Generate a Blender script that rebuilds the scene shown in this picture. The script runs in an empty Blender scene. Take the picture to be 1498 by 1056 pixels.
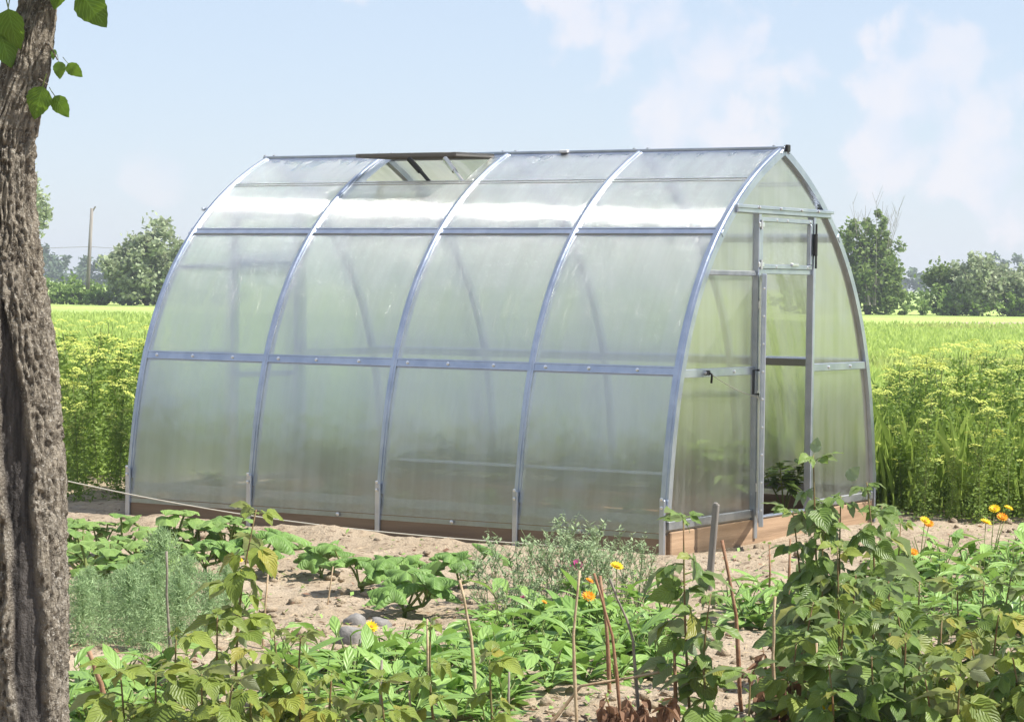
import bpy, math, random
import numpy as np
from mathutils import Vector, Matrix, noise, Euler

# ------------------------------------------------------------------ camera, light, exposure
scene = bpy.context.scene
COL = scene.collection
random.seed(7)
rng = np.random.default_rng(11)

FPX = 3794.0                                    # focal length in pixels of the 1498 px wide photograph
CAM = np.array([-14.7083, -7.1138, 1.5514])
CR = np.array([0.52535, -0.85080, 0.01239])
CU = np.array([0.01838, 0.02591, 0.99950])
CF = np.array([0.85069, 0.52486, -0.02924])
cam_data = bpy.data.cameras.new('camera')
cam_data.sensor_width = 36.0
cam_data.lens = FPX / 1498 * 36.0
cam_data.clip_start = 0.1
cam_data.clip_end = 6000
cam = bpy.data.objects.new('camera', cam_data)
COL.objects.link(cam)
cam.matrix_world = Matrix(((CR[0], CU[0], -CF[0], CAM[0]), (CR[1], CU[1], -CF[1], CAM[1]),
                           (CR[2], CU[2], -CF[2], CAM[2]), (0, 0, 0, 1)))
scene.camera = cam

SUN_EL = math.radians(55)
_h = 0.97 * CR[:2] - 0.21 * CF[:2]
_h = _h / np.linalg.norm(_h)
SUN = Vector((_h[0] * math.cos(SUN_EL), _h[1] * math.cos(SUN_EL), math.sin(SUN_EL)))
sun_data = bpy.data.lights.new('sun', 'SUN')
sun_data.energy = 4.8
sun_data.angle = math.radians(0.53)
sun_data.color = (1.0, 0.95, 0.87)
sun = bpy.data.objects.new('sun', sun_data)
COL.objects.link(sun)
sun.rotation_euler = SUN.to_track_quat('Z', 'Y').to_euler()
sun.location = SUN * 60

vs = scene.view_settings
vs.view_transform = 'Standard'
vs.look = 'None'
vs.gamma = 1.0
vs.exposure = 0.82
cy = scene.cycles
cy.use_denoising = True
cy.max_bounces = 14
cy.diffuse_bounces = 4
cy.glossy_bounces = 4
cy.transmission_bounces = 10
cy.transparent_max_bounces = 24
cy.sample_clamp_indirect = 6
cy.caustics_refractive = False
cy.caustics_reflective = False

def ray(px, py):
    d = CF + CR * (px - 749) / FPX + CU * (528 - py) / FPX
    return d / (d @ CF)
def gp(px, py, z=0.0):                          # where the sight line meets the level z
    d = ray(px, py)
    return CAM + d * ((z - CAM[2]) / d[2])
def at(px, py, depth):
    return CAM + ray(px, py) * depth
def pix(P):
    d = np.asarray(P) - CAM
    z = d @ CF
    return 749 + FPX * (d @ CR) / z, 528 - FPX * (d @ CU) / z, z

# ------------------------------------------------------------------ node helpers
class NT:
    def __init__(s, tree): s.t = tree
    def n(s, typ, **kw):
        nd = s.t.nodes.new(typ)
        for k, v in kw.items():
            if k.startswith('_'): setattr(nd, k[1:], v)
            else:
                key = int(k[1:]) if k[0] == 'i' and k[1:].isdigit() else k.replace('__', ' ')
                s.put(nd.inputs[key], v)
        return nd
    def put(s, sock, v):
        if hasattr(v, 'bl_idname') and hasattr(v, 'outputs'): v = v.outputs[0]
        if isinstance(v, bpy.types.NodeSocket): s.t.links.new(v, sock)
        else:
            if isinstance(v, (tuple, list)) and len(v) == 3 and sock.type == 'RGBA': v = (*v, 1)
            sock.default_value = v
    def m(s, op, a, b=0.0, c=0.0, clamp=False):
        nd = s.t.nodes.new('ShaderNodeMath'); nd.operation = op; nd.use_clamp = clamp
        s.put(nd.inputs[0], a); s.put(nd.inputs[1], b); s.put(nd.inputs[2], c)
        return nd.outputs[0]
    def mix(s, f, a, b, mode='MIX'):
        nd = s.t.nodes.new('ShaderNodeMix'); nd.data_type = 'RGBA'; nd.blend_type = mode
        s.put(nd.inputs[0], f); s.put(nd.inputs[6], a); s.put(nd.inputs[7], b)
        return nd.outputs[2]
    def ss(s, x, lo, hi, a=0.0, b=1.0):
        nd = s.t.nodes.new('ShaderNodeMapRange'); nd.interpolation_type = 'SMOOTHSTEP'
        for k, v in enumerate((x, lo, hi, a, b)): s.put(nd.inputs[k], v)
        return nd.outputs[0]
    def noise(s, vec, scale, detail=4.0, rough=0.55, dist=0.0):
        nd = s.t.nodes.new('ShaderNodeTexNoise')
        if vec is not None: s.put(nd.inputs['Vector'], vec)
        nd.inputs['Scale'].default_value = scale; nd.inputs['Detail'].default_value = detail
        nd.inputs['Roughness'].default_value = rough; nd.inputs['Distortion'].default_value = dist
        return nd.outputs[0]
    def mapping(s, vec, scale=(1, 1, 1), loc=(0, 0, 0)):
        nd = s.t.nodes.new('ShaderNodeMapping')
        s.put(nd.inputs[0], vec); nd.inputs['Scale'].default_value = scale; nd.inputs['Location'].default_value = loc
        return nd.outputs[0]
    def bump(s, h, strength=0.5, dist=0.01):
        nd = s.t.nodes.new('ShaderNodeBump'); nd.inputs['Strength'].default_value = strength
        nd.inputs['Distance'].default_value = dist; s.put(nd.inputs['Height'], h)
        return nd.outputs[0]

def new_mat(name):
    m = bpy.data.materials.new(name); m.use_nodes = True
    m.node_tree.nodes.clear()
    T = NT(m.node_tree); out = m.node_tree.nodes.new('ShaderNodeOutputMaterial')
    return m, T, out

# ------------------------------------------------------------------ world: daylight sky with soft cumulus
world = bpy.data.worlds.new('World'); scene.world = world; world.use_nodes = True
world.node_tree.nodes.clear()
T = NT(world.node_tree)
wout = T.n('ShaderNodeOutputWorld')
sky = T.n('ShaderNodeTexSky', _sky_type='NISHITA')
sky.sun_disc = False
sky.sun_elevation = SUN_EL
sky.sun_rotation = math.atan2(SUN.x, SUN.y)
sky.altitude = 50; sky.air_density = 1.0; sky.dust_density = 0.35; sky.ozone_density = 1.3
co = T.n('ShaderNodeTexCoord')
dirv = T.n('ShaderNodeVectorMath', _operation='NORMALIZE', i0=co.outputs['Generated']).outputs[0]
nz = T.noise(dirv, 44.0, 8, 0.5, 0.2)
nzb = T.noise(dirv, 3.2, 3, 0.5)
cl = None
for px, py, r in ((960, 30, 105), (1060, 75, 85), (905, -30, 110), (1010, 140, 100), (1105, 50, 30), (980, 200, 70),
                  (1340, 130, 100), (1300, 205, 80), (1420, 215, 100), (1490, 120, 50), (1385, 90, 60), (1470, 260, 90),
                  (1180, 90, 40), (560, -150, 120), (1650, 40, 130), (-150, 120, 120), (320, -260, 150), (240, 250, 45)):
    d = ray(px, py); d = d / np.linalg.norm(d)
    dist = T.n('ShaderNodeVectorMath', _operation='DISTANCE', i0=dirv, i1=tuple(d)).outputs['Value']
    b = T.m('SUBTRACT', 0.95, T.m('DIVIDE', dist, 1.45 * r / FPX))
    cl = b if cl is None else T.m('MAXIMUM', cl, b)
gen = T.m('SUBTRACT', T.m('MULTIPLY', nzb, 3.2), 1.7)           # further clouds all round the sky
cl = T.m('MAXIMUM', cl, gen)
shape = T.m('ADD', cl, T.m('MULTIPLY', T.m('SUBTRACT', nz, 0.51), 2.6))
mask = T.ss(shape, 0.10, 0.62)
soft = T.noise(dirv, 9.0, 4, 0.55)
mask = T.m('MULTIPLY', mask, T.ss(soft, 0.25, 0.62, 0.35, 0.85))
cloudcol = T.mix(T.ss(nz, 0.35, 0.65), (6.3, 6.7, 7.7), (7.7, 7.3, 7.6))
veil = T.mix(0.56, sky, (5.8, 6.7, 8.5))                           # thin high summer veil
skyc = T.mix(T.m('MULTIPLY', mask, 0.72), veil, cloudcol)
bg = T.n('ShaderNodeBackground', Color=skyc, Strength=0.074)
world.node_tree.links.new(bg.outputs[0], wout.inputs[0])

# ------------------------------------------------------------------ mesh builder
class MB:
    def __init__(s): s.v = []; s.f = []; s.uv = []; s.mi = []
    def add(s, vs_, fs, uv=None, mat=0):
        o = len(s.v)
        s.v.extend([tuple(map(float, p)) for p in vs_])
        s.uv.extend(uv if uv is not None else [(0.0, 0.0)] * len(vs_))
        s.f.extend([tuple(i + o for i in f) for f in fs]); s.mi.extend([mat] * len(fs))
        return s
    def box(s, c, d, R=None, mat=0, bev=0.0):
        c = np.array(c, float); h = np.array(d, float) / 2
        b = min(bev, h.min() * 0.8)
        P = []; F = []
        if b <= 0:
            P = [(sx * h[0], sy * h[1], sz * h[2]) for sx in (-1, 1) for sy in (-1, 1) for sz in (-1, 1)]
            F = [(0, 1, 3, 2), (4, 6, 7, 5), (0, 4, 5, 1), (2, 3, 7, 6), (0, 2, 6, 4), (1, 5, 7, 3)]
        else:
            idx = {}
            for sx in (-1, 1):
                for sy in (-1, 1):
                    for sz in (-1, 1):
                        for ax in range(3):
                            q = [sx * (h[0] - b), sy * (h[1] - b), sz * (h[2] - b)]
                            q[ax] = (sx, sy, sz)[ax] * h[ax]
                            idx[(sx, sy, sz, ax)] = len(P); P.append(tuple(q))
            for ax in range(3):
                o = [a for a in range(3) if a != ax]
                for sg in (-1, 1):
                    ring = []
                    for a, b_ in ((-1, -1), (1, -1), (1, 1), (-1, 1)):
                        k = [0, 0, 0]; k[ax] = sg; k[o[0]] = a; k[o[1]] = b_
                        ring.append(idx[(*k, ax)])
                    flip = (sg > 0) == (ax == 1)
                    F.append(tuple(reversed(ring)) if flip else tuple(ring))
                    if False: pass
            for ax in range(3):
                o = [a for a in range(3) if a != ax]
                for a in (-1, 1):
                    for b_ in (-1, 1):
                        k0 = [0, 0, 0]; k0[o[0]] = a; k0[o[1]] = b_
                        k1 = list(k0); k0[ax] = -1; k1[ax] = 1
                        F.append((idx[(*k0, o[0])], idx[(*k0, o[1])], idx[(*k1, o[1])], idx[(*k1, o[0])]))
            for sx in (-1, 1):
                for sy in (-1, 1):
                    for sz in (-1, 1):
                        F.append(tuple(idx[(sx, sy, sz, a)] for a in range(3)))
        P = np.array(P)
        if R is not None: P = P @ np.array(R).T
        return s.add(P + c, F, mat=mat)
    def tube(s, pts, rad, n=6, mat=0, cap=True):
        pts = [np.array(p, float) for p in pts]; k = len(pts)
        if not hasattr(rad, '__len__'): rad = [rad] * k
        V = []; UV = []; F = []
        ref = np.array([0.31, 0.17, 0.93]); L = 0.0
        for i, p in enumerate(pts):
            t = pts[min(i + 1, k - 1)] - pts[max(i - 1, 0)]; t = t / (np.linalg.norm(t) + 1e-9)
            a = np.cross(t, ref)
            if np.linalg.norm(a) < 0.15: a = np.cross(t, np.array([1.0, 0.2, 0.1]))
            a = a / np.linalg.norm(a); b = np.cross(t, a)
            if i: L += np.linalg.norm(p - pts[i - 1])
            for j in range(n):
                th = 2 * math.pi * j / n
                V.append(p + rad[i] * (a * math.cos(th) + b * math.sin(th))); UV.append((j / n, L))
        for i in range(k - 1):
            for j in range(n):
                F.append((i * n + j, i * n + (j + 1) % n, (i + 1) * n + (j + 1) % n, (i + 1) * n + j))
        if cap: F.append(tuple(reversed(range(n)))); F.append(tuple(range((k - 1) * n, k * n)))
        return s.add(V, F, UV, mat)
    def mesh(s, name, mats, smooth=False):
        me = bpy.data.meshes.new(name)
        me.from_pydata(s.v, [], s.f)
        for m in (mats if isinstance(mats, (list, tuple)) else [mats]): me.materials.append(m)
        if any(s.mi): me.polygons.foreach_set('material_index', s.mi)
        uvl = me.uv_layers.new(name='UVMap')
        li = np.zeros(len(me.loops), dtype=np.int32); me.loops.foreach_get('vertex_index', li)
        uvl.data.foreach_set('uv', np.array(s.uv, dtype=np.float32)[li].ravel())
        if smooth: me.polygons.foreach_set('use_smooth', [True] * len(me.polygons))
        me.update()
        return me
    def build(s, name, mats, parent=None, smooth=False):
        return obj(name, s.mesh(name, mats, smooth), parent)

def fast_mesh(name, V, F, mats, uv=None, smooth=False):         # F: (n,3) or (n,4) array
    me = bpy.data.meshes.new(name)
    V = np.ascontiguousarray(V, dtype=np.float32); F = np.ascontiguousarray(F, dtype=np.int32)
    me.vertices.add(len(V)); me.vertices.foreach_set('co', V.ravel())
    k = F.shape[1]
    me.loops.add(F.size); me.loops.foreach_set('vertex_index', F.ravel())
    me.polygons.add(len(F)); me.polygons.foreach_set('loop_start', np.arange(0, F.size, k, dtype=np.int32))
    if uv is not None:
        l = me.uv_layers.new(name='UVMap'); l.data.foreach_set('uv', np.asarray(uv, np.float32)[F.ravel()].ravel())
    for m in (mats if isinstance(mats, (list, tuple)) else [mats]): me.materials.append(m)
    if smooth: me.polygons.foreach_set('use_smooth', np.ones(len(F), dtype=bool))
    me.update(calc_edges=True)
    return me

def obj(name, me, parent=None, loc=None, rot=None, scale=None):
    o = bpy.data.objects.new(name, me); COL.objects.link(o)
    if parent is not None: o.parent = parent
    if loc is not None: o.location = loc
    if rot is not None: o.rotation_euler = rot
    if scale is not None: o.scale = scale if hasattr(scale, '__len__') else (scale,) * 3
    return o
def tag(o, label=None, cat=None, group=None, kind=None):
    if label: o['label'] = label
    if cat: o['category'] = cat
    if group: o['group'] = group
    if kind: o['kind'] = kind
    return o
def thing(name, label, cat, loc=(0, 0, 0), rz=0.0, group=None, scale=None, tilt=(0, 0)):
    return tag(obj(name, None, None, loc, (tilt[0], tilt[1], rz), scale), label, cat, group)

# ------------------------------------------------------------------ materials
def simple(name, col, rough=0.6, metal=0.0, var=0.0, scale=8.0, col2=None, bump=0.0, bscale=60.0, stretch=(1, 1, 1), spec=0.4):
    m, T, out = new_mat(name)
    tc = T.n('ShaderNodeTexCoord').outputs['Object']
    v = T.mapping(tc, stretch)
    c = col
    if col2 is not None: c = T.mix(T.ss(T.noise(v, scale, 5, 0.6), 0.35, 0.65), col, col2)
    p = T.n('ShaderNodeBsdfPrincipled', Base__Color=c, Roughness=rough, Metallic=metal)
    p.inputs['Specular IOR Level'].default_value = spec
    if var: T.put(p.inputs['Roughness'], T.m('ADD', rough - var / 2, T.m('MULTIPLY', T.noise(v, scale * 2.3, 4), var)))
    if bump: T.put(p.inputs['Normal'], T.bump(T.noise(v, bscale, 5, 0.6), bump, 0.01))
    m.node_tree.links.new(p.outputs[0], out.inputs[0])
    return m

def leaf_mat(name, a, b, back=None, trans=0.35, tcol=None, vein=0.0, veins=9.0, rough=0.45, dry=None, spec=0.35):
    m, T, out = new_mat(name)
    oi = T.n('ShaderNodeObjectInfo').outputs['Random']
    ge = T.n('ShaderNodeNewGeometry')
    rnd = T.m('FRACT', T.m('ADD', oi, ge.outputs['Random Per Island']))
    c = T.mix(rnd, a, b)
    tc = T.n('ShaderNodeTexCoord')
    blot = T.noise(tc.outputs['Object'], 14.0, 3)
    c = T.mix(T.ss(blot, 0.35, 0.75, 0.0, 0.35), c, tuple(x * 0.62 for x in a))
    if dry is not None:
        c = T.mix(T.ss(T.m('FRACT', T.m('MULTIPLY', rnd, 7.31)), 0.86, 0.98, 0.0, 0.8), c, dry)
    nrm = None
    if vein:
        sp = T.n('ShaderNodeSeparateXYZ', i0=tc.outputs['UV'])
        ay = T.m('ABSOLUTE', sp.outputs[1])
        w = T.m('SINE', T.m('MULTIPLY', T.m('SUBTRACT', sp.outputs[0], T.m('MULTIPLY', ay, 0.42)), veins * 6.2832))
        ribs = T.ss(w, 0.72, 1.0)
        mid = T.ss(ay, 0.0, 0.09, 1.0, 0.0)
        vn = T.m('MAXIMUM', ribs, mid)
        c = T.mix(T.m('MULTIPLY', vn, vein), c, tuple(min(1, x * 1.9 + 0.03) for x in b))
        nrm = T.bump(T.m('MULTIPLY', w, -1.0), 0.4, 0.004)
    if back is not None: c = T.mix(ge.outputs['Backfacing'], c, back)
    p = T.n('ShaderNodeBsdfPrincipled', Base__Color=c, Roughness=rough)
    p.inputs['Specular IOR Level'].default_value = spec
    if nrm is not None: T.put(p.inputs['Normal'], nrm)
    tl = T.n('ShaderNodeBsdfTranslucent', Color=T.mix(0.5, c, tcol or tuple(min(1, x * 2.2) for x in b)))
    mx = T.n('ShaderNodeMixShader', i0=trans, i1=p.outputs[0], i2=tl.outputs[0])
    m.node_tree.links.new(mx.outputs[0], out.inputs[0])
    return m

def soil_mat():
    m, T, out = new_mat('dry_soil')
    P = T.n('ShaderNodeNewGeometry').outputs['Position']
    n1 = T.noise(P, 1.7, 5, 0.6); n2 = T.noise(P, 17.0, 6, 0.65); n3 = T.noise(P, 90.0, 4, 0.6)
    c = T.mix(T.ss(n1, 0.3, 0.7), (0.35, 0.275, 0.19), (0.44, 0.36, 0.265))
    c = T.mix(T.ss(n2, 0.50, 0.72), c, (0.17, 0.12, 0.08))
    c = T.mix(T.ss(T.noise(P, 0.9, 6, 0.7, 0.4), 0.54, 0.68, 0, 0.4), c, (0.19, 0.14, 0.095))
    c = T.mix(T.ss(n3, 0.6, 0.75, 0, 0.6), c, (0.5, 0.42, 0.34))
    p = T.n('ShaderNodeBsdfPrincipled', Base__Color=c, Roughness=0.95)
    p.inputs['Specular IOR Level'].default_value = 0.15
    h = T.m('ADD', T.m('MULTIPLY', n2, 1.0), T.m('MULTIPLY', n3, 0.35))
    T.put(p.inputs['Normal'], T.bump(h, 0.9, 0.035))
    m.node_tree.links.new(p.outputs[0], out.inputs[0])
    return m

def field_mat():
    m, T, out = new_mat('field_green')
    P = T.n('ShaderNodeNewGeometry').outputs['Position']
    n1 = T.noise(P, 0.06, 4, 0.55); n2 = T.noise(P, 1.1, 5, 0.65); n3 = T.noise(P, 9.0, 4, 0.7)
    c = T.mix(T.ss(n1, 0.35, 0.65), (0.35, 0.46, 0.13), (0.43, 0.54, 0.16))
    c = T.mix(T.ss(n2, 0.45, 0.75, 0, 0.5), c, (0.44, 0.52, 0.18))
    c = T.mix(T.ss(n3, 0.5, 0.72, 0, 0.4), c, (0.24, 0.34, 0.08))
    p = T.n('ShaderNodeBsdfPrincipled', Base__Color=c, Roughness=0.9)
    p.inputs['Specular IOR Level'].default_value = 0.1
    T.put(p.inputs['Normal'], T.bump(T.m('ADD', n2, n3), 0.7, 0.15))
    m.node_tree.links.new(p.outputs[0], out.inputs[0])
    return m

def polycarb_mat(name, tint, streak=1.0, refl=0.41):
    m, T, out = new_mat(name)
    tc = T.n('ShaderNodeTexCoord')
    uv = tc.outputs['UV']
    st = T.noise(T.mapping(uv, (9.0, 0.55, 1)), 1.0, 5, 0.6)              # run marks down the sheet
    wv = T.noise(T.mapping(uv, (1.6, 1.1, 1)), 1.5, 3, 0.5)
    fl = T.noise(T.mapping(uv, (260.0, 0.6, 1)), 1.0, 2, 0.5)             # flutes of the twin wall
    h = T.m('ADD', T.m('MULTIPLY', wv, 1.0), T.m('MULTIPLY', fl, 0.006))
    nrm = T.bump(h, 0.55, 0.03)
    gnrm = T.bump(T.m('ADD', T.m('MULTIPLY', wv, 0.42), T.m('MULTIPLY', fl, 0.03)), 0.55, 0.03)
    fnrm = T.bump(T.m('ADD', T.m('MULTIPLY', wv, 0.42), T.m('MULTIPLY', fl, 0.4)), 0.55, 0.03)
    tang = T.n('ShaderNodeTangent', _direction_type='UV_MAP')
    tang.uv_map = 'UVMap'
    fc = T.n('ShaderNodeLayerWeight', Blend=0.5, Normal=nrm).outputs['Facing']
    fr = T.m('ADD', refl, T.m('MULTIPLY', T.m('POWER', fc, 4.0), 0.8))
    gl = T.n('ShaderNodeBsdfAnisotropic', Color=(1, 1, 1), Roughness=T.m('ADD', 0.13, T.m('MULTIPLY', st, 0.12)), Anisotropy=1.0, Rotation=0.25, Normal=gnrm, Tangent=tang.outputs[0])
    gs = T.n('ShaderNodeBsdfAnisotropic', Color=(1, 1, 1), Roughness=T.m('ADD', 0.13, T.m('MULTIPLY', st, 0.12)), Anisotropy=1.0, Rotation=0.25, Normal=fnrm, Tangent=tang.outputs[0])
    g2 = T.n('ShaderNodeBsdfAnisotropic', Color=(1, 1, 1), Roughness=0.22, Normal=nrm)
    gl = T.n('ShaderNodeMixShader', i0=0.62, i1=gl.outputs[0], i2=gs.outputs[0])
    gl = T.n('ShaderNodeMixShader', i0=0.74, i1=gl.outputs[0], i2=g2.outputs[0])
    rf = T.n('ShaderNodeBsdfRefraction', Color=tint, Roughness=T.m('ADD', 0.42, T.m('MULTIPLY', st, 0.2)), IOR=1.055, Normal=nrm)
    rf.distribution = 'GGX'
    tr = T.n('ShaderNodeBsdfTransparent', Color=tint)
    tl = T.n('ShaderNodeBsdfTranslucent', Color=(0.90, 0.94, 0.94))
    df = T.n('ShaderNodeBsdfDiffuse', Color=(0.74, 0.79, 0.80))
    a = T.n('ShaderNodeMixShader', i0=0.40, i1=rf.outputs[0], i2=tr.outputs[0])
    hz = T.m('MULTIPLY', T.m('ADD', T.ss(st, 0.38, 0.62, 0.03, 0.19), T.m('MULTIPLY', T.ss(T.n('ShaderNodeSeparateXYZ', i0=uv).outputs[1], 0.1, 0.42, 1.0, 0.0), T.ss(T.noise(T.mapping(uv, (7, 12, 1)), 3.0, 6, 0.7), 0.4, 0.7, 0.0, 0.22))), streak)
    b = T.n('ShaderNodeMixShader', i0=hz, i1=a.outputs[0], i2=tl.outputs[0])
    c = T.n('ShaderNodeMixShader', i0=T.m('MULTIPLY', hz, 0.55), i1=b.outputs[0], i2=df.outputs[0])
    d = T.n('ShaderNodeMixShader', i0=T.m('MULTIPLY', fr, 1.0, 0, True), i1=c.outputs[0], i2=gl.outputs[0])
    m.node_tree.links.new(d.outputs[0], out.inputs[0])
    return m

def bark_mat():
    m, T, out = new_mat('furrowed_bark')
    tc = T.n('ShaderNodeTexCoord').outputs['Object']
    at_ = T.n('ShaderNodeAttribute', _attribute_name='scar').outputs['Fac']
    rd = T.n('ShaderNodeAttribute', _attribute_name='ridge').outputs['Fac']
    v = T.mapping(tc, (1, 1, 0.4))
    n1 = T.noise(v, 60, 6, 0.65, 0.4); n2 = T.noise(tc, 7, 4, 0.6); n3 = T.noise(tc, 130, 4, 0.6)
    c = T.mix(T.ss(n1, 0.3, 0.7), (0.145, 0.125, 0.10), (0.42, 0.37, 0.295))
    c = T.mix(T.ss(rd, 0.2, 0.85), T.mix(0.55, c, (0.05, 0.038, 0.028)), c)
    c = T.mix(T.ss(n2, 0.48, 0.68, 0, 0.55), c, (0.43, 0.39, 0.325))
    c = T.mix(T.ss(n3, 0.56, 0.66, 0, 0.75), c, (0.58, 0.55, 0.49))
    wood = T.mix(T.ss(T.noise(T.mapping(tc, (1, 1, 0.06)), 60, 5, 0.6), 0.35, 0.65), (0.055, 0.05, 0.048), (0.13, 0.118, 0.11))
    c = T.mix(at_, c, wood)
    p = T.n('ShaderNodeBsdfPrincipled', Base__Color=c, Roughness=0.92)
    p.inputs['Specular IOR Level'].default_value = 0.2
    T.put(p.inputs['Normal'], T.bump(T.m('ADD', n1, T.m('MULTIPLY', n3, 0.6)), 1.0, 0.026))
    m.node_tree.links.new(p.outputs[0], out.inputs[0])
    return m

M = {}
M['soil'] = soil_mat()
M['field'] = field_mat()
M['poly'] = polycarb_mat('twin_wall_polycarbonate', (0.965, 0.985, 0.975))
M['poly_end'] = polycarb_mat('twin_wall_polycarbonate_end', (0.965, 0.985, 0.955), 0.8, 0.14)
M['steel'] = simple('galvanised_steel', (0.43, 0.475, 0.56), 0.36, 0.9, 0.18, 6.0, (0.54, 0.58, 0.65), 0.05, 90)
M['dark_steel'] = simple('weathered_steel', (0.30, 0.32, 0.33), 0.5, 0.8, 0.15, 8.0, (0.42, 0.43, 0.44))
M['vent_dark'] = simple('dull_brown_metal', (0.17, 0.16, 0.145), 0.6, 0.5)
M['bolt'] = simple('bolt_zinc', (0.72, 0.73, 0.75), 0.3, 0.9)
M['rubber'] = simple('black_plastic', (0.02, 0.02, 0.02), 0.5)
M['white'] = simple('white_plastic', (0.8, 0.8, 0.8), 0.4)
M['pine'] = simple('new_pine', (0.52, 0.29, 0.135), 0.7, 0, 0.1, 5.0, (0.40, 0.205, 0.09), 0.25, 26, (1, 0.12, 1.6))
M['side_board'] = simple('shaded_side_board', (0.26, 0.185, 0.12), 0.8, 0, 0.1, 5.0, (0.19, 0.13, 0.085), 0.25, 26, (1, 0.12, 1.6))  # pine made darker so the colour carries the shade of the side
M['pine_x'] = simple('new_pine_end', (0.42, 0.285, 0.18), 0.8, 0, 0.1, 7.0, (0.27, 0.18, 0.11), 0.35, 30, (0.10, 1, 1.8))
M['stake'] = simple('weathered_wood', (0.30, 0.275, 0.25), 0.85, 0, 0.1, 9.0, (0.19, 0.17, 0.15), 0.4, 40, (1, 1, 0.1))
M['pale_stick'] = simple('dry_pale_cane', (0.50, 0.39, 0.25), 0.75, 0, 0.1, 14, (0.36, 0.25, 0.15), 0.3, 60)
M['brown_stick'] = simple('brown_cane', (0.24, 0.115, 0.06), 0.75, 0, 0.1, 14, (0.33, 0.20, 0.12), 0.3, 60)
M['grey_stick'] = simple('grey_cane', (0.19, 0.17, 0.14), 0.8, 0, 0.1, 14, (0.29, 0.25, 0.2), 0.3, 60)
M['twine'] = simple('twine', (0.55, 0.52, 0.44), 0.9)
M['stone'] = simple('field_stone', (0.17, 0.16, 0.15), 0.9, 0, 0.1, 9, (0.28, 0.265, 0.25), 0.6, 50)
M['bark'] = bark_mat()
M['twig'] = simple('twig_bark', (0.13, 0.10, 0.075), 0.9, 0, 0, 10, (0.2, 0.165, 0.13), 0.3, 50)
M['dead'] = simple('bare_branch', (0.27, 0.245, 0.22), 0.9)
M['stem_g'] = simple('green_stem', (0.13, 0.20, 0.05), 0.6, 0, 0, 8, (0.20, 0.22, 0.07))
M['stem_r'] = simple('raspberry_stem', (0.16, 0.15, 0.055), 0.65, 0, 0, 8, (0.22, 0.12, 0.06))
M['leaf_tree'] = leaf_mat('tree_leaf', (0.068, 0.142, 0.022), (0.128, 0.236, 0.035), (0.10, 0.15, 0.05), 0.38, (0.28, 0.46, 0.04), 0.35, 8, 0.4)
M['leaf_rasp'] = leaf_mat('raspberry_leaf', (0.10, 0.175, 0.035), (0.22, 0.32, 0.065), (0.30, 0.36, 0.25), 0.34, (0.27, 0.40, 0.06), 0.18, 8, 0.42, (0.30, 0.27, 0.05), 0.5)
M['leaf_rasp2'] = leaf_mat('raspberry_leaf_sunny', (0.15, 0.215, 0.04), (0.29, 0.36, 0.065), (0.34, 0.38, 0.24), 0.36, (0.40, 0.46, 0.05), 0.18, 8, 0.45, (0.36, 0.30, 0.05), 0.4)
M['leaf_cal'] = leaf_mat('calendula_leaf', (0.19, 0.33, 0.075), (0.30, 0.465, 0.115), None, 0.30, (0.32, 0.52, 0.09), 0.10, 3, 0.42, None, 0.5)
M['leaf_sq'] = leaf_mat('squash_leaf', (0.125, 0.235, 0.055), (0.215, 0.36, 0.085), (0.20, 0.29, 0.15), 0.30, (0.26, 0.44, 0.07), 0.35, 6, 0.5)
M['leaf_bean'] = leaf_mat('cucumber_leaf', (0.15, 0.265, 0.065), (0.26, 0.39, 0.105), (0.22, 0.32, 0.16), 0.30, (0.28, 0.46, 0.08), 0.30, 6, 0.5)
M['dill'] = leaf_mat('dill_leaf', (0.21, 0.32, 0.15), (0.34, 0.45, 0.23), None, 0.25, None, 0, 0, 0.7)
M['umb_leaf'] = leaf_mat('umbel_foliage', (0.155, 0.25, 0.05), (0.29, 0.40, 0.09), None, 0.42, (0.27, 0.40, 0.06), 0, 0, 0.6)
M['umb_flower'] = leaf_mat('umbel_flower', (0.460, 0.540, 0.103), (0.632, 0.667, 0.172), None, 0.25, (0.6, 0.65, 0.12), 0, 0, 0.8)
M['silver'] = leaf_mat('silvery_leaf', (0.19, 0.27, 0.13), (0.33, 0.40, 0.23), None, 0.15, None, 0, 0, 0.85)
M['dead_leaf'] = leaf_mat('dried_leaf', (0.16, 0.085, 0.05), (0.30, 0.18, 0.115), None, 0.15, (0.3, 0.17, 0.08), 0, 0, 0.9)
M['tomato'] = leaf_mat('tomato_leaf', (0.14, 0.23, 0.05), (0.25, 0.36, 0.09), None, 0.3, (0.25, 0.38, 0.06), 0, 0, 0.55)
M['grass'] = leaf_mat('field_blade', (0.39, 0.50, 0.14), (0.50, 0.60, 0.20), None, 0.45, (0.6, 0.72, 0.16), 0, 0, 0.8)
M['grass2'] = leaf_mat('tall_grass_blade', (0.24, 0.35, 0.065), (0.38, 0.49, 0.10), None, 0.4, (0.4, 0.55, 0.1), 0, 0, 0.7)
M['t_silver'] = leaf_mat('willow_leaf', (0.147, 0.194, 0.093), (0.449, 0.512, 0.326), None, 0.2, None, 0, 0, 0.7)
M['t_green'] = leaf_mat('shrub_leaf', (0.093, 0.145, 0.044), (0.230, 0.306, 0.088), None, 0.25, None, 0, 0, 0.7)
M['t_mid'] = leaf_mat('bush_leaf', (0.120, 0.200, 0.048), (0.272, 0.376, 0.104), None, 0.25, None, 0, 0, 0.7)
M['t_row'] = leaf_mat('orchard_leaf', (0.27, 0.33, 0.07), (0.42, 0.48, 0.11), None, 0.35, (0.4, 0.5, 0.1), 0, 0, 0.7)
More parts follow.
